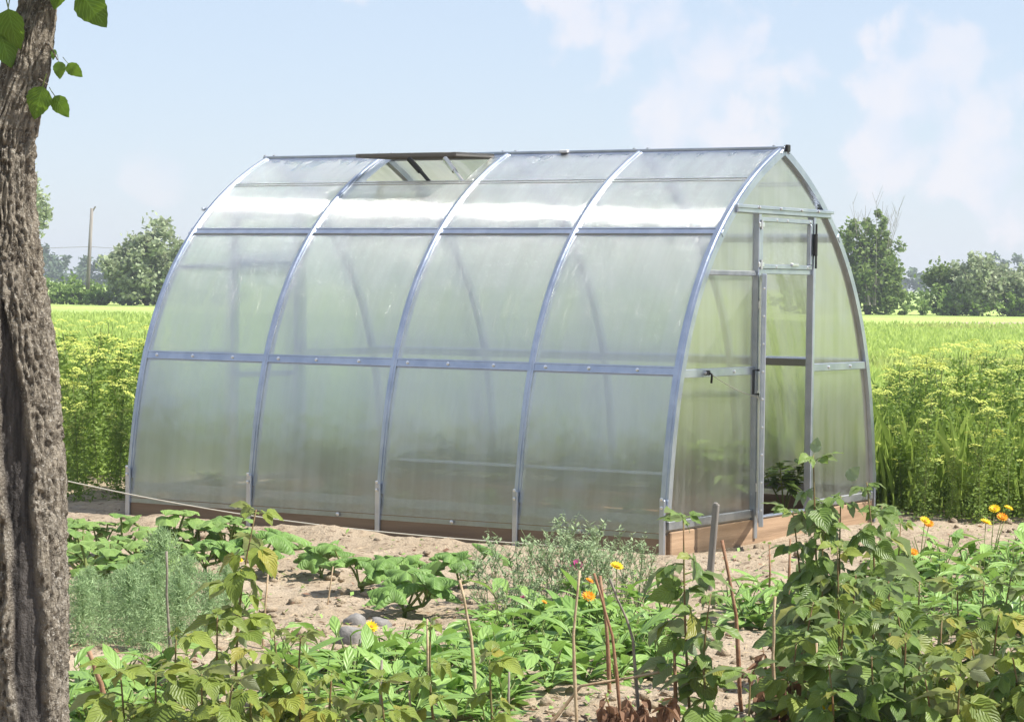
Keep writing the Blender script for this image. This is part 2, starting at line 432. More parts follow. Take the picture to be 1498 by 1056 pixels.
M['t_far'] = leaf_mat('far_wood_leaf', (0.075, 0.120, 0.068), (0.128, 0.180, 0.090), None, 0.1, None, 0, 0, 0.8)
def petal(name, a, b):
    return leaf_mat(name, a, b, None, 0.25, b, 0, 0, 0.6)
M['yellow'] = petal('yellow_petal', (0.80, 0.55, 0.01), (0.85, 0.65, 0.02))
M['orange'] = petal('orange_petal', (0.80, 0.27, 0.01), (0.85, 0.42, 0.015))
M['magenta'] = petal('magenta_petal', (0.36, 0.02, 0.16), (0.5, 0.03, 0.24))
M['centre'] = simple('flower_centre', (0.45, 0.2, 0.02), 0.8)

# ------------------------------------------------------------------ terrain
def fbm(x, y, s, o=4, seed=0.0):
    return noise.fractal(Vector((x * s, y * s, seed)), 1.0, 2.0, o)
def in_house(x, y, m=0.0): return -1.5 - m < x < 1.5 + m and -m < y < 4 + m
def ground_h(x, y):
    d = max(abs(x + 3.2) - 6.5, abs(y - 0.5) - 6.5, 0)
    k = max(0.0, 1 - d / 4)
    if k <= 0: return 0.0
    near = min(1.0, max(0.0, max(abs(x) - 1.55, -y - 0.05, y - 4.05) / 0.35)) if True else 1
    h = 0.045 * fbm(x, y, 0.9, 3) + 0.022 * fbm(x, y, 4.3, 4, 3.1) + 0.016 * abs(fbm(x, y, 11.0, 3, 7.7))
    h = h * (0.25 + 0.75 * near)
    if y < 0 and abs(x) < 1.7: h += 0.02 * math.exp(-((y + 0.5) / 0.3) ** 2)
    if -2.4 < x < -1.5: h += 0.035 * math.exp(-((x + 1.85) / 0.18) ** 2) * (0.6 + fbm(y, x, 1.7, 2, 5))
    return k * h - (0.015 if in_house(x, y, 0.1) else 0)
def axis(lo, hi, step, far):
    a = [lo]; s = step
    left = []
    x = lo
    while x > -far: s *= 1.35; x -= s; left.append(x)
    right = []; x = hi; s = step
    while x < far: s *= 1.35; x += s; right.append(x)
    return np.array(list(reversed(left)) + list(np.arange(lo, hi, step)) + [hi] + right)
gx = axis(-9.2, 3.2, 0.045, 3000); gy = axis(-5.0, 6.4, 0.045, 3000)
nx, ny = len(gx), len(gy)
GV = np.zeros((nx * ny, 3)); k = 0
for x in gx:
    for y in gy:
        GV[k] = (x, y, ground_h(x, y)); k += 1
ii, jj = np.meshgrid(np.arange(nx - 1), np.arange(ny - 1), indexing='ij')
q = (ii * ny + jj).ravel()
tag(obj('ground', fast_mesh('ground', GV, np.stack([q, q + ny, q + ny + 1, q + 1], 1), M['soil'], None, True)),
    'dry pale brown garden soil around the greenhouse', None, None, 'structure')
def G(px, py):                                    # ground point under a pixel of the photograph
    p = gp(px, py, 0.0)
    for _ in range(2): p = gp(px, py, ground_h(p[0], p[1]))
    return Vector(p)
F2 = CF[:2] / np.linalg.norm(CF[:2]); R2 = CR[:2] / np.linalg.norm(CR[:2])
def fr(depth, lat, z=0.0):                       # distance ahead of the camera and to the right of its axis
    p = CAM[:2] + F2 * depth + R2 * lat
    return Vector((p[0], p[1], z))

# the green field beyond the beds
fd = np.concatenate([np.linspace(20.5, 60, 40), np.geomspace(64, 2600, 45)])
fl_ = np.concatenate([-np.geomspace(2000, 20, 25), np.linspace(-18, 18, 37), np.geomspace(20, 2000, 25)])
FV = np.zeros((len(fd) * len(fl_), 3)); k = 0
for d in fd:
    for l in fl_:
        p = fr(d, l); FV[k] = (p.x, p.y, 0.02 + 0.05 * fbm(p.x, p.y, 0.11, 2, 2.0) * min(1, (d - 20.5) / 6)); k += 1
ii, jj = np.meshgrid(np.arange(len(fd) - 1), np.arange(len(fl_) - 1), indexing='ij')
q = (ii * len(fl_) + jj).ravel(); n_ = len(fl_)
tag(obj('field', fast_mesh('field', FV, np.stack([q, q + 1, q + n_ + 1, q + n_], 1), M['field'], None, True)),
    'wide bright yellow-green field running to the tree line', None, None, 'structure')

def blades(n, pos, hgt, wid, lean=0.3):
    """n bent blades, two triangles and a tip each"""
    th = rng.uniform(0, 2 * math.pi, n); ln = rng.normal(0, lean, (n, 2))
    H = hgt * rng.uniform(0.6, 1.25, n); W = wid
    dx = np.cos(th) * W / 2; dy = np.sin(th) * W / 2
    V = np.zeros((n, 4, 3))
    V[:, 0] = pos + np.stack([-dx, -dy, 0 * dx], 1); V[:, 1] = pos + np.stack([dx, dy, 0 * dx], 1)
    mid = pos + np.stack([ln[:, 0] * H * 0.35, ln[:, 1] * H * 0.35, H * 0.6], 1)
    V[:, 2] = mid + np.stack([dx * 0.9, dy * 0.9, 0 * dx], 1)
    V[:, 3] = pos + np.stack([ln[:, 0] * H, ln[:, 1] * H, H], 1)
    b = np.arange(n)[:, None] * 4
    F = np.concatenate([b + np.array([[0, 1, 2]]), b + np.array([[0, 2, 3]])])
    return V.reshape(-1, 3), F
nb = 130000
dd = 21.0 * (110 / 21.0) ** (rng.uniform(0, 1, nb) ** 1.15)
ll = rng.uniform(-0.26, 0.26, nb) * dd
pp = CAM[:2] + F2 * dd[:, None] + R2 * ll[:, None]
bv, bf = blades(nb, np.concatenate([pp, np.full((nb, 1), 0.0)], 1), 0.25 + 0 * dd, 0.010 + 0.0011 * dd, 0.28)
tag(obj('field_grass', fast_mesh('field_grass', bv, bf, M['grass'])), 'bright young crop blades covering the field', 'grass', None, 'stuff')

nb = 26000
gxr = rng.uniform(1.95, 8.5, nb); gyr = rng.uniform(-2.5, 8.5, nb)
dep_ = (np.stack([gxr, gyr], 1) - CAM[:2]) @ F2
ok = (dep_ > 17.6) & (dep_ < 24) & ((gxr < 5.5) | (rng.random(nb) < 0.6))
gxr, gyr = gxr[ok], gyr[ok]; nb = len(gxr)
bv, bf = blades(nb, np.stack([gxr, gyr, 0 * gxr], 1), 0.62 + 0 * gxr, 0.016 + 0 * gxr, 0.22)
tag(obj('tall_grass', fast_mesh('tall_grass', bv, bf, M['grass2'])), 'tall green grass growing along the far side of the greenhouse', 'grass', None, 'stuff')
# ------------------------------------------------------------------ greenhouse
PP = np.array([(1.5, 0), (1.472, .333), (1.40, .738), (1.305, 1.09), (1.17, 1.46), (1.02, 1.665), (.83, 1.885), (.475, 2.17), (0, 2.42)])
ss_ = np.concatenate([[0], np.cumsum(np.linalg.norm(np.diff(PP, axis=0), axis=1))])
wgt = np.array([20, 1, 1, 1, 1, 1, 2, 1, 20.])
px_ = np.polyfit(ss_, PP[:, 0], 4, w=wgt); pz_ = np.polyfit(ss_, PP[:, 1], 4, w=wgt)
SMAX = ss_[-1]
def prof(s): return np.array([np.polyval(px_, s), np.polyval(pz_, s)])
def prof_n(s):
    t = prof(s + 1e-3) - prof(s - 1e-3); t = t / np.linalg.norm(t)
    return np.array([t[1], -t[0]]), t
def s_at(z):
    lo, hi = 0.0, SMAX
    for _ in range(40):
        m_ = (lo + hi) / 2
        if prof(m_)[1] < z: lo = m_
        else: hi = m_
    return lo
def x_at(z): return prof(s_at(z))[0]
def sweep_arch(mb, side, y, w, o0, o1, s0, s1, n=36, mat=0):
    V = []; UV = []
    for i in range(n + 1):
        s = s0 + (s1 - s0) * i / n
        p = prof(s); nn, _ = prof_n(s)
        for (o, yy) in ((o0, -w / 2), (o0, w / 2), (o1, w / 2), (o1, -w / 2)):
            V.append((side * (p[0] + nn[0] * o), y + yy, p[1] + nn[1] * o)); UV.append((0, s))
    F = []
    for i in range(n):
        for j in range(4):
            f = (i * 4 + j, i * 4 + (j + 1) % 4, (i + 1) * 4 + (j + 1) % 4, (i + 1) * 4 + j)
            F.append(f if side < 0 else tuple(reversed(f)))
    F.append((0, 1, 2, 3)); F.append(tuple(n * 4 + j for j in (3, 2, 1, 0)))
    mb.add(V, F, UV, mat)
def arch_sheet(side, y0, y1, s0, s1, o=0.004, n=30, m=8, hole=None):
    mb = MB(); V = []; UV = []
    ys = np.linspace(y0, y1, m + 1); sv = np.linspace(s0, s1, n + 1)
    if hole: 
        ys = np.unique(np.concatenate([ys, [hole[0], hole[1]]])); sv = np.unique(np.concatenate([sv, [hole[2], hole[3]]]))
    for s in sv:
        p = prof(s); nn, _ = prof_n(s)
        for y in ys: V.append((side * (p[0] + nn[0] * o), y, p[1] + nn[1] * o)); UV.append((y, s))
    F = []; w = len(ys)
    for i in range(len(sv) - 1):
        for j in range(w - 1):
            if hole and hole[0] - 1e-6 < ys[j] < hole[1] - 1e-6 and hole[2] - 1e-6 < sv[i] < hole[3] - 1e-6: continue
            f = (i * w + j, i * w + j + 1, (i + 1) * w + j + 1, (i + 1) * w + j)
            F.append(f if side > 0 else tuple(reversed(f)))
    mb.add(V, F, UV)
    return mb

gh = thing('greenhouse', 'arched clear polycarbonate greenhouse with galvanised ribs and an open door', 'greenhouse')
S_P0, S_P1, S_P2, S_B = s_at(2.215), s_at(1.885), s_at(1.06), s_at(0.20)
S_BOT = s_at(0.10)
def bolt_mesh():
    mb = MB(); mb.tube([(0, 0, 0), (0, 0, 0.006), (0, 0, 0.009)], [0.011, 0.011, 0.005], 8); return mb.mesh('bolt', M['bolt'])
BOLT = bolt_mesh()
def bolt(parent, p, nrm, sc=1.0):
    return obj('bolt', BOLT, parent, p, Vector(nrm).to_track_quat('Z', 'Y').to_euler(), sc)
for i in range(5):
    y = float(i); w = 0.052 if i == 0 else 0.042
    mb = MB()
    for sd in (-1, 1):
        sweep_arch(mb, sd, y, w, -0.034, 0.013, s_at(0.25), SMAX - 0.012)
        sweep_arch(mb, sd, y, w * 0.34, 0.013, 0.019, s_at(0.25), SMAX - 0.012)
    rib = mb.build('arch_rib', M['steel'], gh)
    for sd in (-1, 1):
        mb = MB(); x = prof(s_at(0.1))[0]
        mb.box((sd * (x + 0.0105), y, 0.10), (0.020, 0.036, 0.44), bev=0.004)
        foot = mb.build('rib_foot', M['steel'], rib)
        bolt(foot, (sd * (x + 0.0232), y, 0.325), (sd, 0, 0), 0.9); bolt(foot, (sd * (x + 0.0232), y, 0.275), (sd, 0, 0), 0.9)
def long_bar(name, s, side, wid, o0, o1, rims=None, mat='steel', y0=0.0, y1=4.0, bolts=None):
    mb = MB(); p = prof(s); nn, t = prof_n(s)
    def strip(sa, sb, oa, ob):
        V = []
        for y in (y0, y1):
            for (a, o) in ((sa, oa), (sb, oa), (sb, ob), (sa, ob)):
                V.append((side * (p[0] + t[0] * a + nn[0] * o), y, p[1] + t[1] * a + nn[1] * o))
        F = [(0, 1, 2, 3), (7, 6, 5, 4)] + [(j, j + 4, (j + 1) % 4 + 4, (j + 1) % 4) for j in range(4)]
        mb.add(V, F if side < 0 else [tuple(reversed(f)) for f in F])
    strip(-wid / 2, wid / 2, o0, o1)
    for (a, b, oa, ob) in (rims or []): strip(a, b, oa, ob)
    o = mb.build(name, M[mat], gh)
    if bolts:
        for y in bolts:
            bolt(o, (side * (p[0] + nn[0] * o1), y, p[1] + nn[1] * o1), (side * nn[0], 0, nn[1]))
    return o
by = [i + f for i in range(4) for f in (0.27, 0.6, 0.9)]
for sd in (-1, 1):
    long_bar('purlin', S_P1, sd, 0.052, -0.02, 0.009, [(-0.026, -0.016, 0.009, 0.0125), (0.016, 0.026, 0.009, 0.0125)], y0=-0.03, y1=4.03)
    long_bar('purlin', S_P2, sd, 0.052, -0.03, 0.008, [(-0.026, -0.018, 0.008, 0.0115), (0.018, 0.026, 0.008, 0.0115)], bolts=by)
    long_bar('top_rail', S_P0 - 0.016, sd, 0.006, 0.001, 0.008, [(0.026, 0.032, 0.001, 0.008)], mat='bolt')
    long_bar('base_rail', S_B, sd, 0.055, -0.035, -0.006, mat='dark_steel')
    long_bar('inner_rail', s_at(0.47), sd, 0.018, -0.05, -0.03, y0=0.04, y1=1.9) if sd < 0 else None
mb = MB(); mb.box((0, 2.0, 2.428), (0.05, 4.07, 0.018), bev=0.004)
for sd in (-1, 1):
    mb.box((sd * 0.035, 2.0, 2.408), (0.05, 4.07, 0.005), R=Matrix.Rotation(sd * 0.62, 3, 'Y'))
ridge = mb.build('ridge_cap', M['steel'], gh)
for i in range(5):
    for dy in (-0.05, 0.05):
        bolt(ridge, (0, min(max(i + dy, -0.03), 4.03), 2.437), (0, 0, 1), 1.2)
mb = MB(); mb.box((0, -0.045, 2.425), (0.04, 0.02, 0.045), bev=0.004); mb.build('ridge_end_cap', M['rubber'], ridge)
for y in (2.57, 1.56):
    mb = MB(); mb.box((-0.028, y, 2.43), (0.03, 0.06, 0.02), bev=0.003); mb.build('clip', M['white'], ridge)
VENT = (2.10, 2.90, S_P0 + 0.03, SMAX - 0.05)
for sd in (-1, 1):
    for i in range(4):
        hole = VENT if (sd < 0 and i == 2) else None
        arch_sheet(sd, i + 0.004, i + 0.996, S_P1 + 0.0, SMAX - 0.01, 0.004, 18, 8, hole).build('roof_sheet', M['poly'], gh, True)
        arch_sheet(sd, i + 0.004, i + 0.996, S_BOT - 0.01, S_P1 - 0.002, 0.004, 36, 8).build('wall_sheet', M['poly'], gh, True)
# roof vent, hinged at the ridge and propped open
vent = obj('roof_vent', None, gh, (-0.03, 2.5, 2.412), (0, math.radians(-1.2), 0))
L = 0.47
mb = MB()
for yy in (-0.385, 0.385): mb.box((-L / 2, yy, -0.004), (L, 0.032, 0.026), bev=0.004)
for xx in (-0.018, -L + 0.018, -L * 0.5): mb.box((xx, 0, -0.004), (0.03, 0.738, 0.024), bev=0.004)
mb.build('vent_frame', M['vent_dark'], vent)
mb = MB(); mb.add([(-L, -0.41, 0.0105), (0, -0.41, 0.0105), (0, 0.41, 0.0105), (-L, 0.41, 0.0105)], [(0, 1, 2, 3)], [(0, 0), (0, .5), (1, .5), (1, 0)])
mb.build('vent_sheet', M['poly'], vent)
def strut(y, x1, x0=-0.50):
    p = prof(S_P0); mb = MB()
    mb.tube([(-x0 * 0 - 0.62 + 0.0, 0, 0)], 0.01) if False else None
    a = np.array((-p[0] + 0.02, y, p[1] + 0.01)); b = np.array((x1, y + 0.20, 2.385))
    mb.tube([a, (a + b) / 2 + np.array((0, 0, 0.004)), b], 0.013, 8)
    mb.tube([a + (b - a) * 0.45, a + (b - a) * 0.98], 0.019, 8)
    return mb
strut(2.38, -0.34).build('vent_strut', M['rubber'], gh)
strut(2.0 + 0.12, -0.30).build('vent_strut', M['bolt'], gh)
# base boards
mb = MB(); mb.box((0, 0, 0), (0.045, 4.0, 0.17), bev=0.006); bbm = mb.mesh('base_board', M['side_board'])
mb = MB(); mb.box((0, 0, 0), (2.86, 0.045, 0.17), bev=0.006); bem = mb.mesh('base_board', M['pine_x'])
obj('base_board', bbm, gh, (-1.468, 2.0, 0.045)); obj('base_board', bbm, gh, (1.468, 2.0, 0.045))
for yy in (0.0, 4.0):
    o = obj('base_board', bem, gh, (0, yy, 0.043))
for y in (3.1, 2.3, 1.45, 0.55):
    bolt(gh.children[-4] if False else gh, (-1.503, y, 0.108), (-1, 0, 0), 1.1)
# gable ends
def gable(y, out):
    """out = -1 for the front, 1 for the back"""
    e = out * 0.012
    def poly(pts, name):
        mb = MB(); n = len(pts)
        mb.add([(x, y, z) for x, z in pts], [tuple(range(n)) if out < 0 else tuple(reversed(range(n)))], [(x, z) for x, z in pts])
        return mb.build(name, M['poly_end'], gh)
    zs = np.linspace(0.11, 2.02, 26)
    left = [(-x_at(z) + 0.012, z) for z in zs]
    right = [(x_at(z) - 0.012, z) for z in reversed(zs)]
    poly(left[::-1] + [(-0.355, 0.11), (-0.355, 2.02)], 'gable_sheet')
    poly(right[::-1][::1][::-1] + [(0.445, 0.11), (0.445, 2.02)][::1], 'gable_sheet') if False else None
    poly([(0.445, 2.02), (0.445, 0.11)] + [(x_at(z) - 0.012, z) for z in zs], 'gable_sheet')
    zt = np.linspace(2.04, 2.395, 8)
    poly([(-x_at(z) + 0.012, z) for z in zt[::-1]] + [(x_at(z) - 0.012, z) for z in zt], 'gable_sheet')
    # posts and rails
    for x in (-0.35, 0.44):
        mb = MB(); mb.box((x, y + e, 1.02), (0.034, 0.05, 2.02), bev=0.004)
        mb.build('door_post', M['steel'], gh)
    hw = x_at(2.03) - 0.03
    mb = MB(); mb.box((0.0, y + out * 0.02, 2.03), (2 * hw + 0.06, 0.045, 0.05), bev=0.006)
    mb.box((0.0, y + out * 0.046, 2.045), (2 * hw + 0.10, 0.012, 0.022), bev=0.003)
    hd = mb.build('header_bar', M['steel'], gh)
    for x in (-0.4, -0.1, 0.2, 0.45): bolt(hd, (x, y + out * 0.053, 2.045), (0, out, 0), 0.9)
    for (z, hgt, m_) in ((1.045, 0.05, 'steel'), (1.64, 0.03, 'dark_steel'), (0.165, 0.05, 'dark_steel')):
        for sd in ((-1,) if z == 1.64 else (-1, 1)):
            xo = x_at(z) - 0.03; xi = 0.33 if sd < 0 else 0.42
            xi += 0.037
            mb = MB(); mb.box((sd * (xo + xi) / 2, y + out * 0.009, z), (xo - xi, 0.022, hgt), bev=0.003)
            b_ = mb.build('gable_rail', M[m_], gh)
            if z == 1.045:
                for f in (0.3, 0.7): bolt(b_, (sd * (xi + (xo - xi) * f), y + out * 0.020, z), (0, out, 0), 1.0)
    # transom light above the door
    tr = obj('transom_window', None, gh, (0.045, y + out * 0.004, 1.83))
    mb = MB(); mb.box((0, out * 0.012, 0.145), (0.74, 0.03, 0.028), bev=0.003); mb.box((0, out * 0.012, -0.145), (0.74, 0.03, 0.028), bev=0.003)
    for x in (-0.356, 0.356): mb.box((x, out * 0.012, 0), (0.028, 0.03, 0.258), bev=0.003)
    mb.build('window_frame', M['steel'], tr)
    mb = MB(); mb.add([(-.35, 0, -.14), (.35, 0, -.14), (.35, 0, .14), (-.35, 0, .14)], [(0, 1, 2, 3) if out < 0 else (3, 2, 1, 0)], [(-.35, 0), (.35, 0), (.35, .3), (-.35, .3)])
    mb.build('window_pane', M['poly_end'], tr)
    if out < 0:
        for z in (0.11, -0.135):
            mb = MB(); mb.box((-0.385, -0.035, z), (0.07, 0.012, 0.03), bev=0.003); mb.tube([(-0.392, -0.04, z - 0.03), (-0.392, -0.04, z + 0.03)], 0.008, 8)
            mb.build('hinge', M['bolt'], tr)
        mb = MB(); mb.tube([(0.372, -0.045, -0.07), (0.372, -0.045, 0.07)], 0.014, 10); mb.tube([(0.372, -0.05, -0.15), (0.372, -0.05, 0.135)], 0.007, 8)
        mb.build('opener_cylinder', M['rubber'], tr)
        mb = MB(); mb.box((0.10, -0.03, -0.13), (0.09, 0.02, 0.02), bev=0.003); mb.build('latch', M['bolt'], tr)
        for (x, z) in ((-0.15, 0.145), (0.0, 0.145), (0.33, 0.145), (-0.15, -0.145), (0.3, -0.145)): bolt(tr, (x, -0.024, z), (0, -1, 0), 0.8)
    mb = MB(); mb.box((0.045, y + e * 0.5, 1.655), (0.744, 0.03, 0.034), bev=0.003); mb.build('door_lintel', M['steel'], gh)
    mb = MB(); mb.box((0.045, y + out * 0.004, 0.135), (0.744, 0.05, 0.012), bev=0.003); mb.build('door_sill', M['steel'], gh)
gable(0.0, -1); gable(4.0, 1)
def door_leaf(hinge, ang, out=-1):
    d = obj('door', None, gh, hinge, (0, 0, ang))
    W, H = 0.745, 1.485
    mb = MB()
    for x in (0.018, W - 0.018): mb.box((x, 0, H / 2), (0.034, 0.028, H), bev=0.004)
    for z in (0.02, 0.75, H - 0.02): mb.box((W / 2, 0, z), (W - 0.074, 0.024, 0.038), bev=0.004)
    mb.build('door_frame', M['steel'], d)
    for (z0, z1) in ((0.01, 0.74), (0.76, H - 0.01)):
        mb = MB(); mb.add([(0.01, -0.017, z0), (W - 0.01, -0.017, z0), (W - 0.01, -0.017, z1), (0.01, -0.017, z1)], [(0, 1, 2, 3)], [(0, z0), (W, z0), (W, z1), (0, z1)])
        mb.build('door_pane', M['poly_end'], d)
    mb = MB(); mb.tube([(W - 0.02, -0.02, 0.78), (W - 0.02, -0.055, 0.78), (W - 0.02, -0.055, 0.92), (W - 0.02, -0.02, 0.92)], 0.008, 8)
    mb.build('door_handle', M['rubber'], d, True)
    for z in (0.18, 0.75, 1.3):
        mb = MB(); mb.tube([(-0.006, -0.012, z - 0.04), (-0.006, -0.012, z + 0.04)], 0.010, 8); mb.box((0.03, -0.018, z), (0.06, 0.006, 0.05))
        mb.build('hinge', M['bolt'], d)
    for z in np.linspace(0.1, 1.4, 9): bolt(d, (W + 0.001, 0, z), (1, 0, 0), 0.6)
    return d
DOOR_ANG = math.radians(180 + 27.2)
door_leaf((-0.345, -0.05, 0.15), DOOR_ANG)
door_leaf((-0.33, 4.04, 0.15), math.radians(0))
DE = Vector((-0.345, -0.05, 0)) + Vector((math.cos(DOOR_ANG), math.sin(DOOR_ANG), 0)) * 0.745
hk = MB(); hk.box((-1.01, -0.03, 1.045), (0.03, 0.02, 0.03), bev=0.004); hk.tube([(-1.01, -0.035, 1.05), (-1.008, -0.055, 1.035), (-1.005, -0.05, 0.985)], 0.007, 8)
hk.build('hook', M['rubber'], gh, True)
mb = MB(); a = np.array((-1.01, -0.055, 1.035)); b = np.array((DE.x, DE.y, 0.905))
mb.tube([a + (b - a) * t + np.array((0, 0, -0.02 * math.sin(math.pi * t))) for t in np.linspace(0, 1, 9)], 0.0026, 5)
tag(mb.build('string', M['twine'], None, True), 'thin pale string tying the open greenhouse door to a hook', 'string')
# ------------------------------------------------------------------ inside the greenhouse
mb = MB(); mb.box((0, 0, 0), (0.03, 3.3, 0.20), bev=0.004); edm = mb.mesh('bed_edging', M['pine'])
for x, lb in ((-0.5, 'long pine plank edging the near bed inside the greenhouse'), (0.55, 'long pine plank edging the far bed inside the greenhouse')):
    tag(obj('bed_edging', edm, None, (x, 2.1, 0.06)), lb, 'plank', 'bed edging planks')
def soft_plant(name, n, h, r, leafm, stemm, leaf, seed):
    """bushy plant: stems and clusters of leaves, used inside the greenhouse"""
    rg = random.Random(seed); st = MB(); lf = MB()
    for k in range(n):
        a = rg.uniform(0, 6.28); rr = r * rg.uniform(0.1, 1.0); hh = h * rg.uniform(0.6, 1.0)
        pts = [(0, 0, 0), (math.cos(a) * rr * 0.35, math.sin(a) * rr * 0.35, hh * 0.5), (math.cos(a) * rr, math.sin(a) * rr, hh)]
        st.tube(pts, [0.008, 0.006, 0.003], 5)
        for j in range(14):
            t = rg.uniform(0.25, 1.0); p = (np.array(pts[1]) * (1 - t) + np.array(pts[2]) * t)
            a2 = rg.uniform(0, 6.28); L_ = leaf * rg.uniform(0.6, 1.2); W_ = L_ * 0.22; dz = rg.uniform(-0.5, 0.35) * L_
            u = np.array((math.cos(a2), math.sin(a2), 0)); w = np.array((-u[1], u[0], 0)) * W_
            lf.add([p, p + u * L_ * 0.45 + w + (0, 0, dz * 0.3 + 0.01), p + u * L_ + (0, 0, dz), p + u * L_ * 0.45 - w + (0, 0, dz * 0.3 + 0.01)], [(0, 1, 2), (0, 2, 3)])
    return st.mesh('stem', stemm), lf.mesh('foliage', leafm)
tom = [soft_plant('tomato', 7, 0.46, 0.22, M['tomato'], M['stem_g'], 0.14, s) for s in (1, 2, 3)]
for i, (x, y, s, lb) in enumerate(((0.12, 0.55, 1.45, 'leafy tomato plant just inside the open greenhouse door'), (0.95, 0.9, 1.1, None), (1.0, 1.7, 0.9, None), (0.95, 2.5, 1.0, None),
                              (-0.95, 1.0, 0.62, None), (-1.0, 2.2, 0.55, None), (-0.95, 3.2, 0.62, None), (1.0, 3.3, 0.9, None), (1.05, 0.45, 1.0, None), (0.9, 1.3, 1.1, None), (1.0, 2.1, 1.0, None), (0.9, 2.9, 1.1, None), (-1.05, 0.45, 0.7, None), (-0.9, 1.6, 0.7, None), (-1.0, 2.7, 0.65, None), (-1.0, 3.7, 0.7, None), (0.2, 3.5, 1.0, None), (0.35, 0.9, 1.2, None))):
    t = thing('tomato_plant', lb or 'young green plant seen blurred through the greenhouse wall', 'plant', (x, y, 0.0), i * 1.3, None if lb else 'plants inside the greenhouse', s)
    obj('stem', tom[i % 3][0], t); obj('foliage', tom[i % 3][1], t)

# twine along the base board
mb = MB(); a = np.array(at(60, 702, 15.2)); 
pA = np.array((-1.75, 5.2, 0.34)); pB = np.array((-1.60, 0.55, 0.02))
mb.tube([pA + (pB - pA) * t + np.array((0, 0, -0.10 * math.sin(math.pi * t))) for t in np.linspace(0, 1, 24)], 0.004, 5)
tag(mb.build('twine', M['twine'], None, True), 'pale slack twine stretched along the greenhouse base board', 'twine')
mb = MB(); mb.tube([(-1.75, 5.2, -0.1), (-1.75, 5.2, 0.38)], 0.014, 7)
tag(mb.build('peg', M['stake'], None), 'short peg holding the twine behind the tree trunk', 'peg')

#PART2
# ------------------------------------------------------------------ leaves
def leaflet(mb, L, W, n=8, fold=0.25, droop=0.25, serr=0.08, base=0.25, M4=None, mat=0, shape='ovate', cup=0.0):
    """a folded, drooping blade along +x with a toothed edge"""
    V = []; UV = []; F = []
    M4 = M4 or Matrix.Identity(4)
    for i in range(n + 1):
        t = i / n
        if shape == 'ovate': w = math.sin(math.pi * min(1, t ** 0.72)) ** 0.85 * (1 - 0.15 * t)
        elif shape == 'lance': w = (math.sin(math.pi * min(1, t ** 1.25)) ** 0.8) * 0.95 + 0.10 * (1 - t)
        else: w = max(0.0, 1 - t) ** 0.45 * (0.75 + 0.6 * t) * (1.0 if i else 0.55)       # heart
        w *= W / 2
        if serr and 0 < i < n: w *= 1 + (serr if i % 2 else -serr)
        x = L * t; z = -droop * L * t * t
        if shape == 'heart' and i == 0: pass
        for sgn in (-1, -0.5, 0, 0.5, 1):
            yy = sgn * w
            xx = x - (0.16 * L if (shape == 'heart' and i == 0 and abs(sgn) > 0.4) else 0)
            zz = z + abs(yy) * fold - cup * (abs(sgn) ** 2) * w + (0.03 * L * math.sin(5 * t * math.pi) * abs(sgn) if serr else 0)
            V.append(M4 @ Vector((xx, yy, zz))); UV.append((t, sgn))
    for i in range(n):
        for j in range(4):
            a = i * 5 + j; F.append((a, a + 5, a + 6, a + 1))
    mb.add(V, F, UV, mat)
def petiole(mb, L, drop, r=0.0022, mat=1):
    pts = [(0, 0, 0), (L * 0.5, 0, L * 0.10 - drop * 0.2), (L, 0, -drop)]
    mb.tube(pts, [r * 1.3, r, r * 0.8], 4, mat, False)
def RZ(a): return Matrix.Rotation(a, 4, 'Z')
def RY(a): return Matrix.Rotation(a, 4, 'Y')
def TR(*v): return Matrix.Translation(v)

def rasp_leaf(leafm, seed, five=False):
    rg = random.Random(seed); mb = MB(); pl = 0.055
    petiole(mb, pl, 0.004)
    T0 = TR(pl, 0, -0.004)
    leaflet(mb, 0.105, 0.082, 10, rg.uniform(0.12, 0.3), rg.uniform(0.25, 0.55), 0.06, M4=T0 @ RY(rg.uniform(0.1, 0.4)))
    for sg in (-1, 1):
        leaflet(mb, 0.078, 0.056, 8, rg.uniform(0.12, 0.3), rg.uniform(0.25, 0.5), 0.06, M4=TR(pl - 0.008, 0, -0.003) @ RZ(sg * rg.uniform(0.95, 1.25)) @ RY(rg.uniform(0.1, 0.45)))
        if five: leaflet(mb, 0.062, 0.044, 8, 0.2, 0.35, 0.06, M4=TR(pl - 0.025, 0, 0) @ RZ(sg * rg.uniform(1.3, 1.6)) @ RY(rg.uniform(0.1, 0.4)))
    return mb.mesh('leaf', [leafm, M['stem_g']], True)
RASP = [rasp_leaf(M['leaf_rasp'], s, s % 2) for s in range(5)]
RASP2 = [rasp_leaf(M['leaf_rasp2'], s + 20, s % 2) for s in range(5)]

